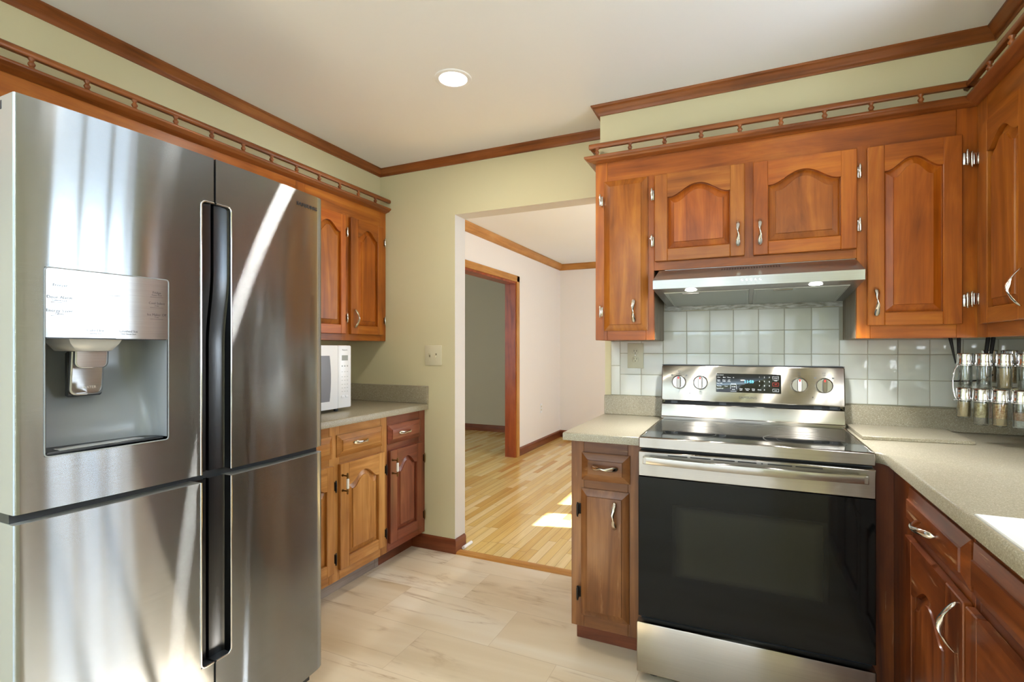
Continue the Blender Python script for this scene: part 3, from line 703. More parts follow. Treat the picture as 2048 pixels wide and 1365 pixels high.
b = B(); u0, u1 = 2.361, FY - .001
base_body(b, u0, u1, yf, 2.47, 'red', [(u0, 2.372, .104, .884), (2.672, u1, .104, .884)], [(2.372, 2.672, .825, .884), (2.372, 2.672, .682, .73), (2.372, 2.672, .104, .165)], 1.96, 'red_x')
b.build('body', cab)
b = B(); b.box(2.361, 2.392, 1.955, 1.975, 0, .104, 'toe_grey', .001); b.box(2.393, u1, 1.957, 1.975, 0, .104, 'base_x', .002); b.build('toe_kick', cab)
slab_front(cab, 2.362, 2.684, .720, .830, yf, 'red', 'drawer', .028, ('h', 2.50, .779))
frame_door(cab, 2.369, 2.692, .153, .684, (2.433, 2.626, .208, .575, .055), yf, 'red', 2.708, (.58, .222), ('porc', 2.388, .592), 'brass')

# ---------------- base cabinet left of the range
yf = 2.10
cab = thing('base_cabinet', 'narrow worn base cabinet standing left of the range, black hinges', 'cabinet', (-.535, 2.4, 0))
b = B(); u0, u1 = -.683, -.388
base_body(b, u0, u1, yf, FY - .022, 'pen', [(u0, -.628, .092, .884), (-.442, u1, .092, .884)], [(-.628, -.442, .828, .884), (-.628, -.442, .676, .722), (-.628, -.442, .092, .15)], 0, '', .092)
b.build('body', cab)
b = B(); b.box(u0 + .001, u1, 2.172, 2.19, 0, .094, 'base_x', .002); b.box(u0 + .001, u0 + .016, 2.19, FY - .03, 0, .094, 'base_x'); b.build('toe_kick', cab)
slab_front(cab, -.636, -.4325, .715, .832, yf, 'pen', 'drawer', .030, ('h', -.534, .777))
slab_front(cab, -.639, -.436, .143, .680, yf, 'pen', 'door', .030, ('v', -.492, .585), -.650, (.591, .238), 'iron', True)

# ---------------- base cabinets on the right wall (u = -Y, depth = X)
yf = .45
cab = thing('base_cabinet', 'dark cherry corner base cabinet right of the range', 'cabinet', (-1.75, .75, 0), RR)
b = B(); u0, u1 = -2.108, -1.4285
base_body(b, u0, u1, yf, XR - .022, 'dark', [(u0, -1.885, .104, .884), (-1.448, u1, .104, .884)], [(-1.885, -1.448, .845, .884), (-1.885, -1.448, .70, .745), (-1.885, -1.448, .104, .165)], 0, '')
b.build('body', cab)
b = B(); b.box(u0, u1, .525, .54, 0, .104, 'base_x'); b.build('toe_kick', cab)
b = B(); b.box(-2.125, -2.108, .386, .4505, 0, .884, 'dark_z', .001); b.build('filler_panel', cab, label='dark filler panel beside the range')
slab_front(cab, -1.905, -1.435, .738, .852, yf, 'dark', 'drawer', .030, ('h', -1.672, .796))
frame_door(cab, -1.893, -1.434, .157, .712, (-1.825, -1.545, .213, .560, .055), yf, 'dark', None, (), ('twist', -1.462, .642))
cab = thing('base_cabinet', 'dark cherry sink base cabinet at the lower right picture edge', 'cabinet', (-1.0, .75, 0), RR)
b = B(); u0, u1 = -1.4275, -.50
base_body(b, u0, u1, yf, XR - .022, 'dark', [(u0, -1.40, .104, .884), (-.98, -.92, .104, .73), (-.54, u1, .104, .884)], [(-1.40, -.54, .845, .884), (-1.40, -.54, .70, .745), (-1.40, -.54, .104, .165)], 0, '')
b.build('body', cab)
b = B(); b.box(u0, u1, .525, .54, 0, .104, 'base_x'); b.build('toe_kick', cab)
slab_front(cab, -1.421, -.52, .738, .852, yf, 'dark', 'drawer', .030); bpy.context.view_layer.update()
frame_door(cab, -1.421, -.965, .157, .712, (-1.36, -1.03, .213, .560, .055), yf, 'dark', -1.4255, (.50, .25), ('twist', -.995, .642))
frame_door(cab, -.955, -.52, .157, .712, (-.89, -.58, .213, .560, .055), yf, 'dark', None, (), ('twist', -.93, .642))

# ------------------------------------------------------------------ countertops
def rounded_slab(b, pts, z0, z1, m, r=.006):
    def inset(d):
        n = len(pts); out = []
        for i in range(n):
            p0, p1, p2 = Vector(pts[i - 1]), Vector(pts[i]), Vector(pts[(i + 1) % n])
            e1, e2 = (p1 - p0).normalized(), (p2 - p1).normalized()
            n1, n2 = Vector((-e1.y, e1.x)), Vector((-e2.y, e2.x)); k = (n1 + n2); k /= max(.3, (1 + n1.dot(n2)))
            out.append(p1 + k * d)
        return out
    A, C = inset(0), inset(r)
    b.loops([[(p.x, p.y, z0) for p in A], [(p.x, p.y, z1 - r) for p in A], [(p[0].x * .5 + p[1].x * .5, p[0].y * .5 + p[1].y * .5, z1 - r * .25) for p in zip(A, C)], [(p.x, p.y, z1) for p in C]], m)
ct = thing('countertop', 'speckled countertop on the left cabinets holding the microwave', 'countertop', (2.1, 2.15, .884), LW)
b = B(); rounded_slab(b, [(1.50, 1.84), (FY - .001, 1.84), (FY - .001, 2.488), (1.50, 2.488)], .8845, .920, 'counter'); b.build('worktop', ct)
b = B(); b.box(1.50, FY - .021, 2.468, 2.489, .920, 1.030, 'counter', .002); b.box(FY - .022, FY - .0005, 1.838, 2.488, .920, 1.032, 'counter', .002); b.build('backsplash', ct)
ct = thing('countertop', 'short speckled countertop left of the range', 'countertop', (-.54, 2.4, .884))
b = B(); rounded_slab(b, [(-.707, 2.055), (-.383, 2.055), (-.383, FY - .001), (-.707, FY - .001)], .8845, .918, 'counter'); b.build('worktop', ct)
b = B(); b.box(-.700, -.395, FY - .020, FY - .0005, .918, 1.020, 'counter', .002); b.build('backsplash', ct)
ct = thing('countertop', 'long speckled corner countertop right of the range, around the sink', 'countertop', (.75, 1.6, .884))
b = B()
SKX0, SKX1, SKY0, SKY1 = .437, .99, .60, 1.393
rounded_slab(b, [(.384, 2.082), (.402, 2.076), (.414, 2.060), (.420, 2.035), (.420, .2), (SKX0, .2), (SKX0, SKY1), (XR - .001, SKY1), (XR - .001, FY - .001), (.384, FY - .001)], .8845, .920, 'counter')
b.box(SKX1, XR - .001, SKY0, SKY1, .8845, .920, 'counter'); b.box(SKX0, XR - .001, .2, SKY0, .8845, .920, 'counter', .003)
b.build('worktop', ct)
b = B(); b.box(.398, XR - .021, FY - .020, FY - .0005, .920, 1.018, 'counter', .002); b.box(XR - .021, XR - .0005, .2, FY - .0005, .920, 1.018, 'counter', .002); b.build('backsplash', ct)
# white sink set into it
b = B()
def rect(x0, x1, y0, y1, z): return [(x0, y0, z), (x1, y0, z), (x1, y1, z), (x0, y1, z)]
b.loops([rect(SKX0, SKX1, SKY0, SKY1, .906), rect(SKX0, SKX1, SKY0, SKY1, .919), rect(SKX0 + .002, SKX1 - .002, SKY0 + .002, SKY1 - .002, .921),
         rect(SKX0 + .030, SKX1 - .10, SKY0 + .03, SKY1 - .03, .921), rect(SKX0 + .036, SKX1 - .11, SKY0 + .04, SKY1 - .04, .912), rect(SKX0 + .05, SKX1 - .13, SKY0 + .06, SKY1 - .06, .73)], 'sink_white', True, True)
b.loops([rect(SKX0 + .034, SKX1 - .105, SKY0 + .035, SKY1 - .035, .906), rect(SKX0 + .044, SKX1 - .12, SKY0 + .05, SKY1 - .05, .72)], 'sink_white', False, True)
solo(b, 'kitchen_sink', 'white kitchen sink set into the right countertop at the picture edge', 'sink', (.71, 1.0, .70), RW)
# loose slab of the same stuff lying on the counter
b = B(); b.prism([(.403, 2.350), (.752, 2.385), (.752, 2.700), (.403, 2.700)], 'z', .9205, .934, 'counter', .0015)
solo(b, 'cutting_board', 'thin speckled stone slab lying on the corner counter beside the range', 'cutting board', (.58, 2.5, .9205), RW)

# ------------------------------------------------------------------ tile backsplash
ts = thing('tile_backsplash', 'white glazed square tile backsplash behind the range', 'tile backsplash', (.2, FY, 1.02))
b = B()
xs = [-.617, -.506, -.394, -.278, -.169, -.0605, .050, .160, .271, .381, .488, .598, .710, .822, .934, 1.046, 1.089]
zs = [1.0215, 1.132, 1.244, 1.357, 1.4605]
def pillow(x0, x1, z0, z1, g=.0013):
    x0 += g; x1 -= g; z0 += g; z1 -= g; e = .003
    if x1 - x0 < .008 or z1 - z0 < .008: return
    y0 = FY - .0075; tx, tz = random.uniform(-.0007, .0007), random.uniform(-.0007, .0007)
    def r(i, y): return [(x0 + i, y + tx, z0 + i), (x1 - i, y - tx + tz, z0 + i), (x1 - i, y - tx, z1 - i), (x0 + i, y + tx - tz, z1 - i)]
    b.loops([r(0, FY - .001), r(0, y0 + .002), r(e * .4, y0 + .0006), r(e, y0)], 'tile', False, True)
for i in range(len(xs) - 1):
    for j in range(len(zs) - 1):
        top = zs[j + 1]
        if not (-.40 < xs[i] < .38): top = min(top, 1.309)
        if zs[j] < top - .01: pillow(xs[i], xs[i + 1], zs[j], top)
for z0, z1 in ((1.0215, 1.178), (1.178, 1.309)): pillow(-.666, -.617, z0, z1)
b.build('tiles', ts, 30)
b = B(); b.box(-.666, 1.089, FY - .005, FY - .0008, 1.0205, 1.310, 'grout'); b.box(-.388, .394, FY - .005, FY - .0008, 1.31, 1.461, 'grout'); b.build('grout', ts, 0)
b = B()
pts = [(-.388, 1.4615)] + [(-.388 + .782 * k / 24, 1.4615 + random.uniform(-.002, .003)) for k in range(1, 24)] + [(.394, 1.4615), (.394, 1.50), (-.388, 1.50)]
b.prism(pts, 'y', FY - .004, FY - .0005, 'plaster'); b.build('wall_plaster_patch', None, 0, kind='structure')

# ------------------------------------------------------------------ electrical plates
o = thing('wall_outlet', 'almond duplex outlet on the tiles left of the range', 'outlet', (-.535, FY - .009, 1.23))
b = B(); b.box(-.577, -.493, FY - .0125, FY - .0074, 1.1655, 1.298, 'outlet_plastic', .003, 2); b.build('cover_plate', o)
for z in (1.254, 1.2125):
    b = B(); b.lathe([(.0175, 0), (.0175, -.0022), (.016, -.003)], (-.535, FY - .0125, z), 'outlet_plastic', 'y', 24)
    for dx in (-.0065, .0065): b.box(-.535 + dx - .0012, -.535 + dx + .0012, FY - .0159, FY - .0150, z - .001, z + .008, 'black')
    b.lathe([(.0025, 0), (.0025, -.0006)], (-.535, FY - .0153, z - .008), 'black', 'y', 10); b.build('receptacle', o)
b = B(); b.lathe([(.003, 0), (.002, -.001)], (-.535, FY - .0125, 1.2335), 'nickel', 'y', 10); b.build('screw', o)
o = thing('light_switch', 'ivory double toggle light switch on the wall left of the opening', 'light switch', (-1.801, FY - .003, 1.227))
b = B(); b.box(-1.863, -1.739, FY - .006, FY - .0005, 1.164, 1.2905, 'ivory_plastic', .003, 2); b.build('cover_plate', o)
for x, up in ((-1.827, 1), (-1.779, 0)):
    b = B(); b.box(x - .005, x + .005, FY - .0068, FY - .005, 1.2155, 1.2395, 'switch_slot', .0005)
    zt = 1.2325 if up else 1.2225
    b.prism([(FY - .006, zt - .005), (FY - .018, zt + (.006 if up else -.012)), (FY - .018, zt + (.012 if up else -.006)), (FY - .006, zt + .005)], 'x', x - .0035, x + .0035, 'ivory_plastic', .0008); b.build('toggle', o)
    for z in (1.196, 1.259):
        b = B(); b.lathe([(.003, 0), (.002, -.001)], (x, FY - .006, z), 'ivory_plastic', 'y', 10); b.build('screw', o)
o = thing('wall_outlet', 'small white outlet low on the dining room wall through the opening', 'outlet', (6.25, -XD, .49), LW)
b = B(); b.box(6.215, 6.285, -XD - .006, -XD - .0005, .43, .55, 'white_plastic', .002); b.build('cover_plate', o)
for z in (.47, .51):
    b = B(); b.box(6.235, 6.265, -XD - .008, -XD - .006, z - .013, z + .013, 'ivory_plastic', .002); b.build('receptacle', o)
# loose end of white shoe moulding against the opening's baseboard
b = B(); b.tube([(OL + .024, 2.80, .0165), (OL + .024, 2.855, .0165), (OL + .024, 2.905, .0165)], .0105, 'white_plastic', 12)
solo(b, 'shoe_molding', 'short white stub of rounded molding on the floor at the opening', 'molding', (OL + .024, 2.85, .006), RW)

# ------------------------------------------------------------------ recessed ceiling light
o = thing('recessed_light', 'round white recessed ceiling light, switched on', 'ceiling light', (-1.172, 1.936, CZ))
b = B(); b.lathe([(.060, .0), (.062, -.004), (.074, -.0055), (.080, -.003), (.081, -.0002)], (-1.172, 1.936, CZ), 'white_plastic', 'z', 40, False); b.build('trim_ring', o)
b = B(); b.lathe([(.0005, -.0035), (.03, -.0034), (.0615, -.0025), (.0615, -.0005)], (-1.172, 1.936, CZ), 'lamp_glow', 'z', 40); b.build('lens', o)
add_light('recessed_lamp_light', 'AREA', (-1.172, 1.936, CZ - .012), (0, 0, 0), 7, (1.0, 0.93, 0.82), 0.12, shape='DISK')

# ------------------------------------------------------------------ refrigerator (u = Y, depth = -X); front chord at depth 1.45
FU0, FU1, FD = .561, 1.458, 1.45
FC = (FU0 + FU1) / 2; FHW = (FU1 - FU0) / 2
def fy(u, d=0.0):
    k = (u - FC) / FHW
    bl = .0218 * (1 - k * k)
    e = (FU1 - u)
    if e < .03: bl -= .010 * (1 - e / .03) ** 2
    for q in (u - FU0, FU1 - u):
        if q < .006: bl -= .004 * (1 - q / .006) ** 2
    return FD - bl + d
fr = thing('refrigerator', 'large stainless four-door refrigerator with ice and water dispenser', 'refrigerator', (FC, 1.9, 0), LW)
DUX0, DUX1, DZ0, DZ1, DZS = .613, .877, 1.0235, 1.4555, 1.2945
BACK = 2.38
b = B()      # case, hollow behind the dispenser
cy = 1.552
b.box(FU0 + .004, DUX0 - .012, cy, BACK, .05, 1.80, 'dark_plastic'); b.box(DUX1 + .012, FU1 - .004, cy, BACK, .05, 1.80, 'dark_plastic')
b.box(DUX0 - .012, DUX1 + .012, cy, BACK, .05, DZ0 - .02, 'dark_plastic'); b.box(DUX0 - .012, DUX1 + .012, cy, BACK, DZ1 + .02, 1.80, 'dark_plastic'); b.box(DUX0 - .012, DUX1 + .012, cy + .15, BACK, DZ0 - .02, DZ1 + .02, 'dark_plastic')
b.build('case', fr, 0)
SP = FC                                           # split between the doors
def skin(name, u0, u1, z0, z1, holes, label=None):
    """door front: a curved sheet with rectangular holes and turned-back edges"""
    b = B(); mi = b.mi('fridge_steel'); ms = b.mi('door_side'); mk = b.mi('dark_plastic')
    us = {u0, u0 + .0012, u0 + .003, u0 + .006, u1 - .006, u1 - .003, u1 - .0012, u1}; zz = {z0, z1}
    for h in holes: us |= {h[0], h[1]}; zz |= {h[2], h[3]}
    us = sorted(x for x in us if u0 - 1e-6 <= x <= u1 + 1e-6); zz = sorted(z for z in zz if z0 - 1e-6 <= z <= z1 + 1e-6)
    U = []
    for a, c in zip(us, us[1:]):
        n = max(1, int((c - a) / .014)); U += [a + (c - a) * i / n for i in range(n)]
    U.append(us[-1]); V = {}
    def v(i, j):
        if (i, j) not in V: V[(i, j)] = b.bm.verts.new((U[i], fy(U[i]), zz[j]))
        return V[(i, j)]
    for i in range(len(U) - 1):
        for j in range(len(zz) - 1):
            cu, cz = (U[i] + U[i + 1]) / 2, (zz[j] + zz[j + 1]) / 2
            if any(h[0] < cu < h[1] and h[2] < cz < h[3] for h in holes): continue
            b.face([v(i, j), v(i + 1, j), v(i + 1, j + 1), v(i, j + 1)], mi)
    be = [e for e in b.bm.edges if e.is_boundary]
    r = bmesh.ops.extrude_edge_only(b.bm, edges=be)
    nv = [g for g in r['geom'] if isinstance(g, bmesh.types.BMVert)]
    for q in nv: q.co.y += .004
    # outer edges go all the way back
    be = [e for e in b.bm.edges if e.is_boundary and all(abs(q.co.x - u0) < 1e-5 or abs(q.co.x - u1) < 1e-5 or abs(q.co.z - z0) < 1e-5 or abs(q.co.z - z1) < 1e-5 for q in e.verts)]
    r = bmesh.ops.extrude_edge_only(b.bm, edges=be)
    for q in [g for g in r['geom'] if isinstance(g, bmesh.types.BMVert)]: q.co.y = 1.535
    b.bm.normal_update()
    for f in b.bm.faces: f.material_index = (mk if abs(f.calc_center_median().x - SP) < .012 and abs(f.normal.x) > .7 else ms) if abs(f.normal.y) < .3 else mi  # edges at the centre split coloured dark, standing for shade in the gap
    return b.build(name, fr, 40, label=label)
ZU0, ZU1, ZL0, ZL1 = .905, 1.830, .080, .883
PL, PR, PT, PB_ = .968, 1.0625, 1.698, .345       # pocket sides, top of the upper and bottom of the lower pocket
G = .0034
dUL = skin('upper_left_door', FU0, SP - G, ZU0, ZU1, [(DUX0, DUX1, DZ0, DZ1), (PL, SP, ZU0 - .01, PT)])
dUR = skin('upper_right_door', SP + G, FU1, ZU0, ZU1, [(SP, PR, ZU0 - .01, PT)])
dLL = skin('lower_left_door', FU0, SP - G, ZL0, ZL1, [(PL, SP, PB_, ZL1 + .01)])
dLR = skin('lower_right_door', SP + G, FU1, ZL0, ZL1, [(SP, PR, PB_, ZL1 + .01)])
def smooth01(t): t = max(0, min(1, t)); return t * t * (3 - 2 * t)
def pocket(door, ua, ub, za, zb, depth_of, closed_end):
    """recessed grip: back sheet at depth_of(z), side wall at ua (outer), plus a bright trim round the cut-out"""
    b = B(); n = 40; gs = b.mi('grip_steel'); dk = b.mi('dark_plastic')
    L = []
    for j in range(n + 1):
        z = za + (zb - za) * j / n; d = depth_of(z)
        f0, f1 = fy(ua), fy(ub); e = .006 if ub > ua else -.006
        L.append([(ua, f0 + .001, z), (ua, f0 + d - .004, z), (ua + e, f0 + d, z), (ub - e * .25, f1 + d, z), (ub, f1 + d + .003, z), (ub, f1 + .10, z)])
    V = b.loops(L, 'grip_steel', False, False, False)
    zc = closed_end
    d = depth_of(zc); b.face([b.bm.verts.new(p) for p in ((ua, fy(ua) + .001, zc), (ub, fy(ub) + .001, zc), (ub, fy(ub) + d + .01, zc), (ua, fy(ua) + d + .01, zc))], dk)
    b.build('grip_pocket', door, 40)
    b = B(); s = 1 if ub > ua else -1; other = za if zc == zb else zb; r = .014; k = 1 if zc == zb else -1
    path = [(ua, fy(ua) - .0005, other), (ua, fy(ua) - .0005, zc - k * r)]
    for i in range(1, 6):
        a = pi / 2 * i / 6; u = ua + s * r * (1 - cos(a)); path.append((u, fy(u) - .0005, zc - k * r * (1 - sin(a))))
    path += [(ua + s * r, fy(ua + s * r) - .0005, zc), (ub, fy(ub) - .0005, zc)]
    b.tube(path, .0028, 'chrome', 8); b.build('chrome_edge', door, 60)
dup_ = lambda z: .012 + .022 * smooth01((1.50 - z) / .22)
dlo_ = lambda z: .034
pocket(dUL, PL, SP - G, ZU0, PT, dup_, PT); pocket(dUR, PR, SP + G, ZU0, PT, dup_, PT)
pocket(dLL, PL, SP - G, PB_, ZL1, dlo_, PB_); pocket(dLR, PR, SP + G, PB_, ZL1, dlo_, PB_)
# dark band between upper and lower doors, gap in the middle, kick grille and feet
b = B(); b.box(FU0 + .002, FU1 - .01, 1.475, cy, .875, .913, 'dark_plastic'); b.box(SP - .006, SP + .006, 1.50, cy, .08, 1.82, 'black'); b.box(FU0 + .02, FU1 - .02, 1.50, cy, .02, .078, 'dark_plastic')
b.build('door_gasket', fr, 0)
b = B()
for u in (FU0 + .06, FU1 - .06):
    for y in (1.60, 2.30): b.lathe([(.02, 0), (.02, .05)], (u, y, 0), 'dark_plastic', 'z', 14)
b.build('foot', fr)
b = B(); b.box(FU0 - .001, FU0 + .03, 1.500, 1.60, 1.800, 1.824, 'dark_plastic', .003); b.build('hinge_cover', fr)
# dispenser
b = B()
n = 26; Ls = []
for j in range(n + 1):
    z = DZ0 + .008 + (DZS - DZ0 - .008) * j / n; t = (z - DZ0) / (DZS - DZ0)
    D = .075 + .075 * smooth01((t - .08) / .72)
    a, c = DUX0 + .003, DUX1 - .003; ya, yc = fy(a) + .001, fy(c) + .001; rb = .035; l = [(a, ya, z), (a, ya + D - rb, z)]
    for i in range(1, 7):
        q = pi / 2 * i / 6; l.append((a + rb * .4 * (1 - cos(q)), ya + D - rb + rb * sin(q), z))
    for i in range(0, 9):
        q = pi / 2 * (1 - i / 8); l.append((c - .05 + .05 * cos(q), yc + D - .05 + .05 * sin(q), z))
    l += [(c, yc, z)]
    Ls.append(l)
b.loops(Ls, 'grey_plastic', False, False, False)
b.build('dispenser_recess', dUL, 50, label='grey moulded dispenser recess')
b = B(); b.box(DUX0 + .003, DUX1 - .003, fy(DUX0) - .001, fy(DUX1) + .115, DZ0 + .002, DZ0 + .009, 'dark_plastic', .002); b.box(DUX0 + .03, DUX1 - .05, fy(.74) + .012, fy(.74) + .045, DZ0 + .009, DZ0 + .0105, 'light_grey_plastic', .001)
b.build('drip_tray', dUL)
b = B(); b.box(DUX0 + .002, DUX1 - .002, fy(DUX0) + .012, fy(DUX1) + .16, DZS - .001, DZS + .012, 'dark_plastic'); b.build('recess_roof', dUL, 0)
# control panel (curved plate) with its printing
b = B(); Ls = []
for z in (DZS, DZ1 - .001):
    Ls.append([(DUX0 + .002 + (DUX1 - DUX0 - .004) * i / 12, fy(DUX0 + (DUX1 - DUX0) * i / 12) - .0008, z) for i in range(13)])
b.loops(Ls, 'panel_steel', False, False, False); b.build('control_panel', dUL, 40)
b = B()
for s, u, z, sz in (('Freezer', .641, 1.416, .009), ('Door Alarm', .640, 1.388, .0095), ('Control Lock', .640, 1.381, .005), ('Energy Saver', .640, 1.357, .0095), ('Lighting', .640, 1.350, .005), ('Fridge', .847, 1.418, .0085), ('Power Cool', .847, 1.4115, .005),
                    ('Cool Select', .847, 1.390, .0085), ('3 sec', .847, 1.3835, .005), ('Ice Maker Off', .847, 1.3595, .0085), ('3 sec', .847, 1.353, .005), ('Cubed Ice', .709, 1.3135, .0085), ('Lighting 3sec', .709, 1.3065, .0052), ('Crushed Ice', .780, 1.3135, .0085), ('Filter Reset 3sec', .780, 1.3065, .0052), ('Cool Select', .748, 1.4015, .0055)):
    b.text(s, sz, (u, fy(u) - .0012, z), 'print_grey', .0001, yf=fy)
for u, z in ((.640, 1.376), (.640, 1.345), (.847, 1.406), (.847, 1.378), (.847, 1.3475)): b.box(u - .016, u + .016, fy(u) - .0018, fy(u) - .0004, z, z + .0006, 'print_grey')
for u0_, u1_ in ((.722, .733), (.763, .785)): b.box(u0_, u1_, fy(u0_) - .0013, fy(u0_) - .0009, 1.4015, 1.4021, 'print_grey')
b.build('lettering', dUL, 0, label='grey lettering on the control panel')
# frame round panel and recess
b = B(); r = .008; path = []
for cu, cz, a0 in ((DUX1 - r, DZ0 + r, -pi / 2), (DUX1 - r, DZ1 - r, 0), (DUX0 + r, DZ1 - r, pi / 2), (DUX0 + r, DZ0 + r, pi)):
    for i in range(6):
        a = a0 + pi / 2 * i / 5; u = cu + r * cos(a); path.append((u, fy(u) - .0008, cz + r * sin(a)))
full = []
for p, q in zip(path, path[1:] + path[:1]):
    k = max(1, int(abs(q[0] - p[0]) / .03))
    for i in range(k): u = p[0] + (q[0] - p[0]) * i / k; full.append((u, fy(u) - .0008, p[2] + (q[2] - p[2]) * i / k))
b.tube(full, .0015, 'grey_plastic', 8, True); b.box(DUX0, DUX1, fy(.74) - .0015, fy(.74) + .006, DZS - .002, DZS + .001, 'dark_plastic')
b.build('dispenser_frame', dUL, 60)
# chute and two paddles
b = B(); ys = fy(.745)
def ring_u(u0, u1, y0, y1, z): return [(u0, y1, z), (u0 + .006, y0 + .004, z), (u0 + .02, y0, z), (u1 - .02, y0, z), (u1 - .006, y0 + .004, z), (u1, y1, z)]
b.loops([ring_u(.659, .785, ys + .018, ys + .12, DZS - .001), ring_u(.664, .780, ys + .022, ys + .12, DZS - .012), ring_u(.678, .768, ys + .030, ys + .12, DZS - .029), ring_u(.682, .764, ys + .034, ys + .12, DZS - .031)], 'light_grey_plastic'); b.build('ice_chute', dUL, 40)
def paddle(name, uc, hw, zt, zb, y, tilt, m):
    b = B(); r = .014; pts = [(-hw, zt), (-hw, zb + r)]
    pts += [(-hw + r * (1 - cos(a)), zb + r * (1 - sin(a))) for a in (pi / 8, pi / 4, 3 * pi / 8)] + [(-hw + r, zb), (hw - r, zb)]
    pts += [(hw - r + r * sin(a), zb + r * (1 - cos(a))) for a in (pi / 8, pi / 4, 3 * pi / 8)] + [(hw, zb + r), (hw, zt)]
    def at(p, dy, sh=1.0):
        k = p[0] / hw; return (uc + p[0] * sh, y + dy + (zt - p[1]) * tilt + .006 * k * k, zt + (p[1] - zt) * (1 - (1 - sh) * .3))
    b.loops([[at(p, .010) for p in pts], [at(p, .0015) for p in pts], [at(p, 0, .95) for p in pts], [at(p, -.0005, .90) for p in pts], [at(p, .001, .88) for p in pts]], m)
    return b.build(name, dUL, 40)
paddle('water_paddle', .727, .036, 1.262, 1.154, ys + .060, .10, 'panel_steel'); paddle('ice_paddle', .727, .036, 1.263, 1.222, ys + .044, .05, 'panel_steel')
b = B(); b.box(.688, .766, ys + .084, ys + .094, 1.150, 1.262, 'dark_plastic', .004); b.build('paddle_mount', dUL)
b = B(); b.text('WATER', .009, (.727, ys + .0655, 1.173), 'print_white', .0002); b.build('lettering', dUL, 0)
b = B(); b.text('SAMSUNG', .0185, (1.372, fy(1.372) - .0006, 1.782), 'dark_plastic', .0012, 1.12, 1.1, yf=fy); b.build('brand_lettering', dUR, 0)

# ------------------------------------------------------------------ microwave (u = Y, depth = -X)
mw = thing('microwave_oven', 'white microwave oven on the left counter beside the refrigerator', 'microwave', (2.03, 2.24, .92), LW)
MU0, MU1, MY, MZ0, MZ1 = 1.752, 2.272, 2.048, .936, 1.288
b = B(); b.box(MU0, MU1 - .004, MY + .02, 2.435, MZ0, MZ1, 'white_plastic', .006, 2); b.build('body', mw)
b = B(); b.box(MU0, 2.168, MY, MY + .02, MZ0 + .002, MZ1 - .001, 'white_plastic', .006, 2); d = b.build('door', mw)
b = B(); zc, hh = 1.107, .124
pts = [(1.80, zc - hh), (2.104, zc - hh)] + [(2.104 + .010 * (1 - k * k), zc + hh * k) for k in (-.8, -.5, -.2, .2, .5, .8)] + [(2.104, zc + hh), (1.80, zc + hh)]
b.prism(pts, 'y', MY - .0012, MY + .004, 'mw_glass', .0008); b.build('window', d)
b = B(); b.box(2.1695, MU1, MY + .001, MY + .021, MZ0 + .002, MZ1 - .001, 'white_plastic', .007, 2); cp = b.build('control_panel', mw)
b = B(); b.box(2.197, 2.243, MY - .0004, MY + .002, 1.203, 1.232, 'screen_grey'); b.build('display', cp, 0)
b = B(); b.text('Panasonic', .0105, (2.220, MY + .0007, 1.262), 'print_grey', .0002, 1.0)
for i, z in enumerate((1.172, 1.140, 1.112, 1.092, 1.070, 1.050, 1.030)):
    for u in (2.200, 2.220, 2.240): b.box(u - .0045, u + .0045, MY + .0003, MY + .001, z - (.004 if i == 0 else .0012), z + (.004 if i == 0 else .0012), M['light_grey_plastic'])
b.build('key_printing', cp, 0)
for u in (2.204, 2.236):
    b = B(); b.box(u - .012, u + .012, MY - .002, MY + .002, .996, 1.008, 'white_plastic', .0018); b.build('button', cp)
for u in (MU0 + .06, MU1 - .07):
    for y in (MY + .05, 2.39):
        b = B(); b.lathe([(.011, 0), (.013, .006), (.011, .0175)], (u, y, .9202), 'dark_plastic', 'z', 12); b.build('foot', mw)

# ------------------------------------------------------------------ range hood
hd = thing('range_hood', 'stainless under-cabinet range hood with both lamps lit', 'range hood', (.013, 2.49, 1.48))
HX0, HX1 = -.3675, .3945
def under(y): return 1.524 + (y - 2.25) * (1.483 - 1.524) / .45
def over(y): return 1.562 + (y - 2.25) * (1.628 - 1.562) / .18
b = B()
b.prism([(2.25, 1.524), (2.25, 1.561), (2.2515, 1.5625), (2.428, 1.6275), (2.428, under(2.428) + .02), (2.70, under(2.70) + .02), (2.70, under(2.70))], 'x', HX0, HX1, 'hood_steel')
b.box(HX0 + .025, HX1 - .003, 2.428, 2.733, under(2.5) + .01, 1.6285, 'hood_steel')
b.build('body', hd, 30)
b = B()
for x0, x1 in ((-.334, .008), (.024, .362)):
    y0, y1 = 2.335, 2.685; L = []
    for i, dz in ((0, -.0003), (.002, -.004), (.010, -.004), (.012, -.0025)):
        L.append([(x0 + i, y0 + i, under(y0 + i) + dz), (x1 - i, y0 + i, under(y0 + i) + dz), (x1 - i, y1 - i, under(y1 - i) + dz), (x0 + i, y1 - i, under(y1 - i) + dz)])
    bb = B(); bb.loops(L, 'filter', False, True); f = bb.build('grease_filter', hd, 20)
    bb = B(); xm = (x0 + x1) / 2 - .06; bb.box(xm - .035, xm + .035, 2.350, 2.362, under(2.356) - .0065, under(2.356) - .002, 'steel', .001); bb.build('latch', f)
for x, y in ((-.217, 2.300), (.242, 2.296)):
    b = B(); z = under(y); b.lathe([(.0005, -.0045), (.016, -.0042), (.022, -.003), (.024, -.0003)], (x, y, z), 'hood_glow', 'z', 24); b.build('lamp', hd)
    add_light('hood_lamp_light', 'SPOT', (x, y, z - .012), (0, 0, 0), 26.0, (0.97, 0.99, 1.0), spot_size=radians(120), spot_blend=.6, shadow_soft_size=.02)
b = B()
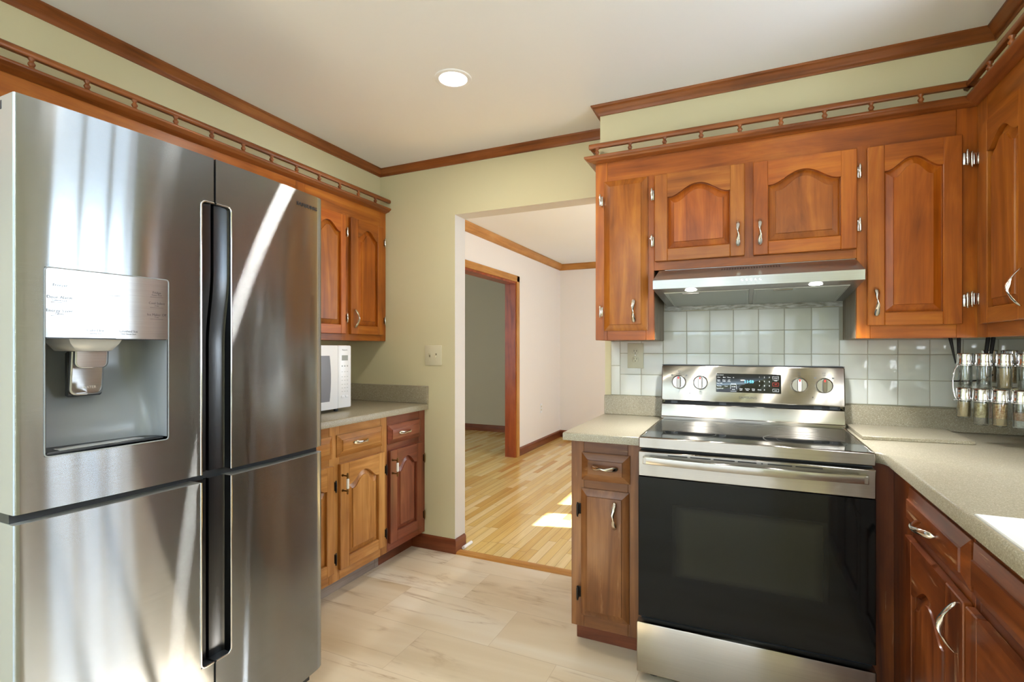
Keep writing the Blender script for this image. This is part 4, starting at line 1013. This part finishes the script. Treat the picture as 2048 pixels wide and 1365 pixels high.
for k in range(22):
    x = -.098 + .2195 * k / 21
    b.loops([[(x - .0025, y, over(y) + dz) for y, dz in ((2.368, -.003), (2.368, .0006), (2.401, .0006), (2.401, -.003))], [(x + .0025, y, over(y) + dz) for y, dz in ((2.368, -.003), (2.368, .0006), (2.401, .0006), (2.401, -.003))]], 'black')
b.build('vent_slots', hd, 0)
for k in range(5):
    x = -.018 + .0163 * k
    b = B(); b.tube([(x + .0034 * cos(a), 2.2495, 1.5455 + .0034 * sin(a)) for a in [pi * (.2 + 1.5 * i / 8) for i in range(9)]], .0007, 'icon_white', 5); b.box(x, x + .0045, 2.249, 2.2502, 1.541, 1.5435, 'icon_white'); b.build('touch_button', hd, 0)
b = B()
for k in range(4): b.lathe([(.0011, 0), (.0011, -.0006)], (-.018 + .0163 * k, 2.2502, 1.531), 'print_grey', 'y', 8)
b.build('indicator_dots', hd, 0)

# ------------------------------------------------------------------ range
rg = thing('range', 'stainless electric range with black glass oven door and cooktop', 'range', (0, 2.36, 0))
b = B(); b.box(-.376, .376, 2.031, 2.70, .045, .905, 'dark_plastic', .002); b.build('body', rg)
b = B(); b.box(-.379, .378, 1.988, 2.03, .7825, .878, 'steel', .003); dr = b.build('oven_door', rg)
b = B(); b.box(-.379, .378, 1.9885, 2.03, .2465, .782, 'oven_glass', .002); b.build('door_glass', dr, label='black glass oven door front')
b = B(); b.box(-.256, .248, 1.9879, 1.99, .414, .688, 'oven_window', .0003); b.build('oven_window', dr)
b = B(); n = 20; Ls = []
for i in range(n + 1):
    t = -1 + 2 * i / n; x = -.002 + .3555 * t; yb = 1.958 - .022 * (1 - t * t)
    Ls.append([(x, yb + .012, .835), (x, yb, .836), (x, yb - .0015, .838), (x, yb - .0015, .860), (x, yb, .8625), (x, yb + .012, .8635)])
b.loops(Ls, 'steel'); b.box(-.357, -.335, 1.955, 1.99, .836, .862, 'steel', .002); b.box(.331, .353, 1.955, 1.99, .836, .862, 'steel', .002); b.build('handle', dr, 40)
b = B()
for x0, x1 in ((-.27, -.20), (-.19, -.12), (-.11, -.04), (-.03, .03), (.045, .05), (.065, .14), (.15, .23)): b.box(x0, x1, 1.9873, 1.99, .866, .870, 'black')
b.build('vent_slots', dr, 0)
b = B(); b.box(-.385, .3795, 1.986, 2.03, .032, .224, 'steel', .004, 2); b.build('storage_drawer', rg)
for x in (-.33, .33):
    for y in (2.06, 2.62):
        b = B(); b.lathe([(.026, 0), (.026, .012), (.014, .016), (.014, .05)], (x, y, 0), 'black', 'z', 16); b.build('foot', rg)
b = B(); b.box(-.378, .378, 1.992, 2.012, .889, .931, 'steel', .003); b.box(-.3785, -.369, 2.011, 2.60, .900, .9325, 'steel', .0015); b.box(.369, .3785, 2.011, 2.60, .900, .9325, 'steel', .0015); b.build('cooktop_frame', rg)
b = B(); b.box(-.3695, .3695, 2.004, 2.60, .912, .9315, 'cooktop_glass', .001); ck = b.build('cooktop_glass', rg)
def ring(b, x, y, r, wd=.0016): b.lathe([(r - wd, 0), (r - wd, .0004), (r, .0004), (r, 0)], (x, y, .9314), 'ring_grey', 'z', 48, False)
for x, y, rr_ in ((-.19, 2.16, (.115, .08)), (.19, 2.16, (.135, .09)), (-.19, 2.44, (.078,)), (.19, 2.44, (.078,)), (0, 2.47, (.055,))):
    b = B()
    for r_ in rr_: ring(b, x, y, r_)
    b.build('burner_ring', ck, 0)
# riser and control panel at the back
b = B(); b.prism([(2.590, .931), (2.590, .938), (2.596, .941), (2.597, .948), (2.612, .997), (2.618, 1.000), (2.70, 1.0), (2.70, .931)], 'x', -.382, .383, 'steel'); b.build('riser', rg, 30)
b = B(); b.box(-.37, .37, 2.628, 2.70, 1.0, 1.017, 'black')
for x in (-.34, -.12, .27, .33): b.box(x, x + .03, 2.624, 2.63, 1.003, 1.015, 'dark_plastic')
b.build('vent_gap', rg, 0)
def gy(z): return 2.616 + (z - 1.015) * .13
b = B(); Ls = []
def rr2(x0, x1, z0, z1, r, y_of, n=5):
    out = []
    for cx_, cz_, a0 in ((x1 - r, z0 + r, -pi / 2), (x1 - r, z1 - r, 0), (x0 + r, z1 - r, pi / 2), (x0 + r, z0 + r, pi)):
        for i in range(n):
            a = a0 + pi / 2 * i / (n - 1); z = cz_ + r * sin(a); out.append((cx_ + r * cos(a), y_of(z), z))
    return out
b.loops([rr2(-.386, .388, 1.015, 1.187, .008, lambda z: 2.715), rr2(-.386, .388, 1.015, 1.187, .008, lambda z: gy(z) + .006), rr2(-.385, .387, 1.016, 1.186, .008, lambda z: gy(z) + .002), rr2(-.382, .384, 1.019, 1.183, .007, lambda z: gy(z))], 'steel')
bgp = b.build('control_panel', rg, 30)
b = B(); b.box(-.386, .388, 2.642, 2.716, 1.1865, 1.190, 'dark_plastic', .001); b.build('panel_cap', rg)
b = B(); b.loops([rr2(-.134, .141, 1.064, 1.151, .003, lambda z: gy(z) + .002), rr2(-.134, .141, 1.064, 1.151, .003, lambda z: gy(z) - .001), rr2(-.133, .140, 1.065, 1.150, .003, lambda z: gy(z) - .0014)], 'black_glass'); dp = b.build('display', bgp, 30)
def ptext(b, s, sz, x, z, m, sx=1.0): b.text(s, sz, (x, gy(z) - .0019, z), m, .0001, sx)
b = B(); ptext(b, '11:59', .0215, .008, 1.1135, 'clock_blue', .86); b.build('clock_digits', dp, 0, label='glowing blue clock digits')
b = B()
for k, dg in enumerate('123456789'): ptext(b, dg, .0085, .052 + .0205 * (k % 3), 1.137 - .0195 * (k // 3), 'print_white')
ptext(b, '0', .0085, .0725, 1.079, 'print_white'); ptext(b, 'Clock', .0062, .052, 1.079, 'print_white')
for s, x, z in (('Oven Control', -.118, 1.144), ('Broil', -.122, 1.133), ('Bake', -.098, 1.133), ('Warm', -.078, 1.133), ('Hi', -.058, 1.133), ('Conv.', -.122, 1.121), ('Bake', -.122, 1.115), ('Conv.', -.099, 1.121), ('Roast', -.099, 1.115), ('Self', -.077, 1.121), ('Clean', -.077, 1.115), ('Easy Cook', -.119, 1.105), ('Favorite', -.120, 1.092), ('Cook', -.090, 1.092), ('Bread Proof', -.117, 1.081), ('Warming', -.058, 1.104), ('On/Off', -.058, 1.090), ('Level', -.058, 1.078),
                ('Oven', -.026, 1.082), ('Light', -.026, 1.076), ('Cooking', .001, 1.082), ('Time', .001, 1.076), ('Delay', .027, 1.082), ('Start', .027, 1.076), ('START', .119, 1.134), ('Hold', .119, 1.122), ('Lock', .119, 1.078)):
    ptext(b, s, .0058, x, z, 'print_white')
ptext(b, 'OFF', .0062, .119, 1.106, 'print_red')
def outline(b, x0, x1, z0, z1, m, t_=.0007):
    for q in ((x0, x1, z0, z0 + t_), (x0, x1, z1 - t_, z1), (x0, x0 + t_, z0, z1), (x1 - t_, x1, z0, z1)):
        ym = gy((q[2] + q[3]) / 2) - .0018; b.box(q[0], q[1], ym - .0002, ym + .0004, q[2], q[3], m)
outline(b, .106, .131, 1.126, 1.142, 'print_white'); outline(b, .106, .131, 1.098, 1.113, 'print_red'); outline(b, .106, .131, 1.072, 1.085, 'print_white'); outline(b, -.071, -.045, 1.069, 1.100, 'print_white')
b.build('key_printing', dp, 0)
b = B(); b.text('SAMSUNG', .0145, (.004, gy(1.041) - .0006, 1.041), 'dark_plastic', .0006, 1.06, 1.12); b.build('brand_lettering', bgp, 0)
for x in (-.303, -.204, .213, .309):
    z = 1.106; y = gy(z)
    b = B(); b.lathe([(.034, -.0005), (.034, -.004), (.031, -.012), (.029, -.0135), (.0005, -.0135)], (x, y, z), 'knob_metal', 'y', 36); kn = b.build('knob', bgp, 35)
    b = B(); pts = [(x + .0085 * cos(a), z + .020 + .0085 * sin(a)) for a in [pi * i / 8 for i in range(9)]] + [(x + .0085 * cos(a), z - .020 + .0085 * sin(a)) for a in [pi + pi * i / 8 for i in range(9)]]
    b.prism(pts, 'y', y - .030, y - .013, 'steel', .0015); b.build('knob_grip', kn, 35)
    b = B(); b.box(x - .0032, x + .0032, y - .0307, y - .0295, z + .017, z + .0265, 'print_red'); b.build('pointer_mark', kn, 0)
    b = B()
    for k in range(11):
        a = pi / 2 + radians(-150 + 30 * k); q = z + .043 * sin(a); b.lathe([(.0012, 0), (.0012, -.0005)], (x + .043 * cos(a), gy(q) - .0001, q), 'print_grey', 'y', 6)
    ptext(b, 'OFF', .006, x, z + .043, 'print_grey'); ptext(b, 'LO' if abs(x) > .25 else 'MED', .005, x, z - .0445, 'print_grey')
    if abs(x) > .25:
        for s in (-1, 1): q = z + .033; b.box(x + s * .034 - .004, x + s * .034 + .004, gy(q) - .0006, gy(q), q - .003, q + .003, 'print_grey')
    outline(b, x - .005, x + .005, z + .050, z + .057, 'print_grey')
    b.build('dial_printing', bgp, 0)
b = B()
for x in (-.253, .265): b.lathe([(.0028, 0), (.0028, -.0006)], (x, gy(1.053) - .0001, 1.053), 'black', 'y', 10); ptext(b, 'HOT SURFACE', .0042, x, 1.046, 'print_grey')
b.build('indicator_printing', bgp, 0)

# ------------------------------------------------------------------ spice rack hung under the corner cabinets
rk = thing('spice_rack', 'chrome wire spice rack hanging under the corner cabinets', 'spice rack', (.80, 2.45, 1.08))
LOW = [(.731, 2.426), (.769, 2.390), (.812, 2.362), (.858, 2.338)]
UPP = [(.743, 2.455), (.788, 2.425), (.837, 2.402), (.889, 2.385)]
BKU = [(.845, 2.545), (.893, 2.520), (.945, 2.500)]
BKL = [(.845, 2.545), (.893, 2.520)]
ZU, ZL = 1.208, 1.081                             # height of the two ring shelves
for front, back, z in ((LOW, BKL, ZL), (UPP, BKU, ZU)):
    b = B(); zb = z + (.012 if back is BKU else 0)
    for P, zz in ((front, z), (back, zb)):
        for x, y in P: b.tube([(x + .0245 * cos(a), y + .0245 * sin(a), zz) for a in [2 * pi * i / 20 for i in range(20)]], .0022, 'chrome', 6, True)
        for p, q in zip(P, P[1:]):
            d = Vector((q[0] - p[0], q[1] - p[1], 0)).normalized() * .0245
            b.tube([(p[0] + d.x * .95, p[1] + d.y * .95, zz), (q[0] - d.x * .95, q[1] - d.y * .95, zz)], .002, 'chrome', 6)
    for p, q in zip(front, back): b.tube([(p[0] + .015, p[1] + .019, z), (q[0] - .012, q[1] - .021, zb)], .002, 'chrome', 6)
    b.build('ring_shelf', rk, 60)
b = B()
b.tube([(.720, 2.447, ZU), (.708, 2.440, ZU - .02), (.700, 2.432, ZU - .055), (.699, 2.426, ZL + .04), (.702, 2.422, ZL + .012), (.708, 2.420, ZL), (.697, 2.416, ZL - .003)], .0028, 'chrome', 8)
b.tube([(.700, 2.440, 1.148), (.745, 2.470, 1.146), (.800, 2.49, 1.150), (.845, 2.52, 1.17)], .003, 'iron', 8)
b.build('side_wire', rk, 60)
for pts in (((.712, 2.50, 1.312), (.722, 2.478, 1.212)), ((.738, 2.50, 1.312), (.732, 2.478, 1.195), (.735, 2.476, 1.178))):
    b = B(); b.tube(pts, [.0065] + [.0045] * (len(pts) - 2) + [.002], 'iron', 8); b.build('hanger', rk, 60)
for pts in (((.835, 2.53, 1.312), (.815, 2.515, 1.18)), ((.850, 2.53, 1.312), (.832, 2.515, 1.19))):
    b = B(); b.tube(pts, [.007, .005], 'iron', 8); b.build('hanger', rk, 60)
def jar(label, x, y, zr, h, fill, m, two=None, grp=None, band=True):
    """zr: ring height that carries the lid; h: body length below it"""
    j = thing('spice_jar', label, 'spice jar', (x, y, zr), RW, grp)
    z0 = zr - h
    b = B(); b.lathe([(.0005, z0), (.0195, z0), (.0212, z0 + .003), (.0212, zr - .004), (.0195, zr + .004), (.0195, zr + .012), (.0178, zr + .012), (.0178, zr + .003), (.0194, zr - .006), (.0194, z0 + .006), (.017, z0 + .004), (.0005, z0 + .004)], (x, y, 0), 'jar_glass', 'z', 24, False); b.build('glass_body', j, 50)
    zb, zt = z0 + .0045, z0 + .005 + (h - .008) * fill
    if fill > 0:
        if two:
            zm = zb + (zt - zb) * two[1]
            b = B(); b.lathe([(.0005, zb), (.0188, zb), (.0188, zm), (.0005, zm)], (x, y, 0), two[0], 'z', 20, False); b.build('contents', j, 30); zb = zm + .0008
        b = B(); b.lathe([(.0005, zb), (.0188, zb), (.0188, zt), (.0005, zt + .001)], (x, y, 0), m, 'z', 20, False); b.build('contents', j, 30)
    b = B(); b.lathe([(.0200, zr + .0025), (.0262, zr + .003), (.0266, zr + .006), (.0245, zr + .014), (.0243, zr + .038), (.0250, zr + .0415), (.0225, zr + .044), (.0005, zr + .0435)], (x, y, 0), 'chrome', 'z', 28); b.build('lid', j, 40)
    return j
jar('spice jar of tan powder, leftmost on the lower ring of the rack', *LOW[0], ZL, .066, .93, 'spice_tan')
jar('spice jar of yellow-green dried leaves, second on the lower ring', *LOW[1], ZL, .087, .93, 'spice_leaf', ('spice_grey', .30))
jar('spice jar of toasted flaky seeds, third on the lower ring', *LOW[2], ZL, .086, .95, 'spice_seed', ('spice_tan', .30))
jar('half-full spice jar of brown spice at the picture edge, lower ring', *LOW[3], ZL, .088, .62, 'spice_brown', ('spice_clear', .45))
G_ = 'spice jars on the rack'
jar('nearly empty clear spice jar, leftmost on the upper ring', *UPP[0], ZU, .084, .06, 'spice_clear')
jar('clear spice jar with pale contents, second on the upper ring', *UPP[1], ZU, .084, .10, 'spice_clear')
jar('spice jar full of tan powder, third on the upper ring', *UPP[2], ZU, .084, .92, 'spice_tan')
jar('clear spice jar on the upper ring, at the right picture edge', *UPP[3], ZU, .084, .35, 'spice_clear')
jar('silver-lidded spice jar behind the upper ring, leftmost of the rear ones', *BKU[0], ZU + .012, .080, .9, 'spice_brown')
jar('silver-lidded spice jar behind the upper ring, middle of the rear ones', *BKU[1], ZU + .012, .080, .9, 'spice_seed')
jar('silver-lidded spice jar behind the upper ring, rightmost of the rear ones', *BKU[2], ZU + .012, .080, .7, 'spice_grey')
jar('spice jar behind the lower ring, half hidden by the tan and leaf jars', *BKL[0], ZL, .080, .8, 'spice_brown')
jar('spice jar behind the lower ring, half hidden by the seed jars', *BKL[1], ZL, .080, .8, 'spice_grey')
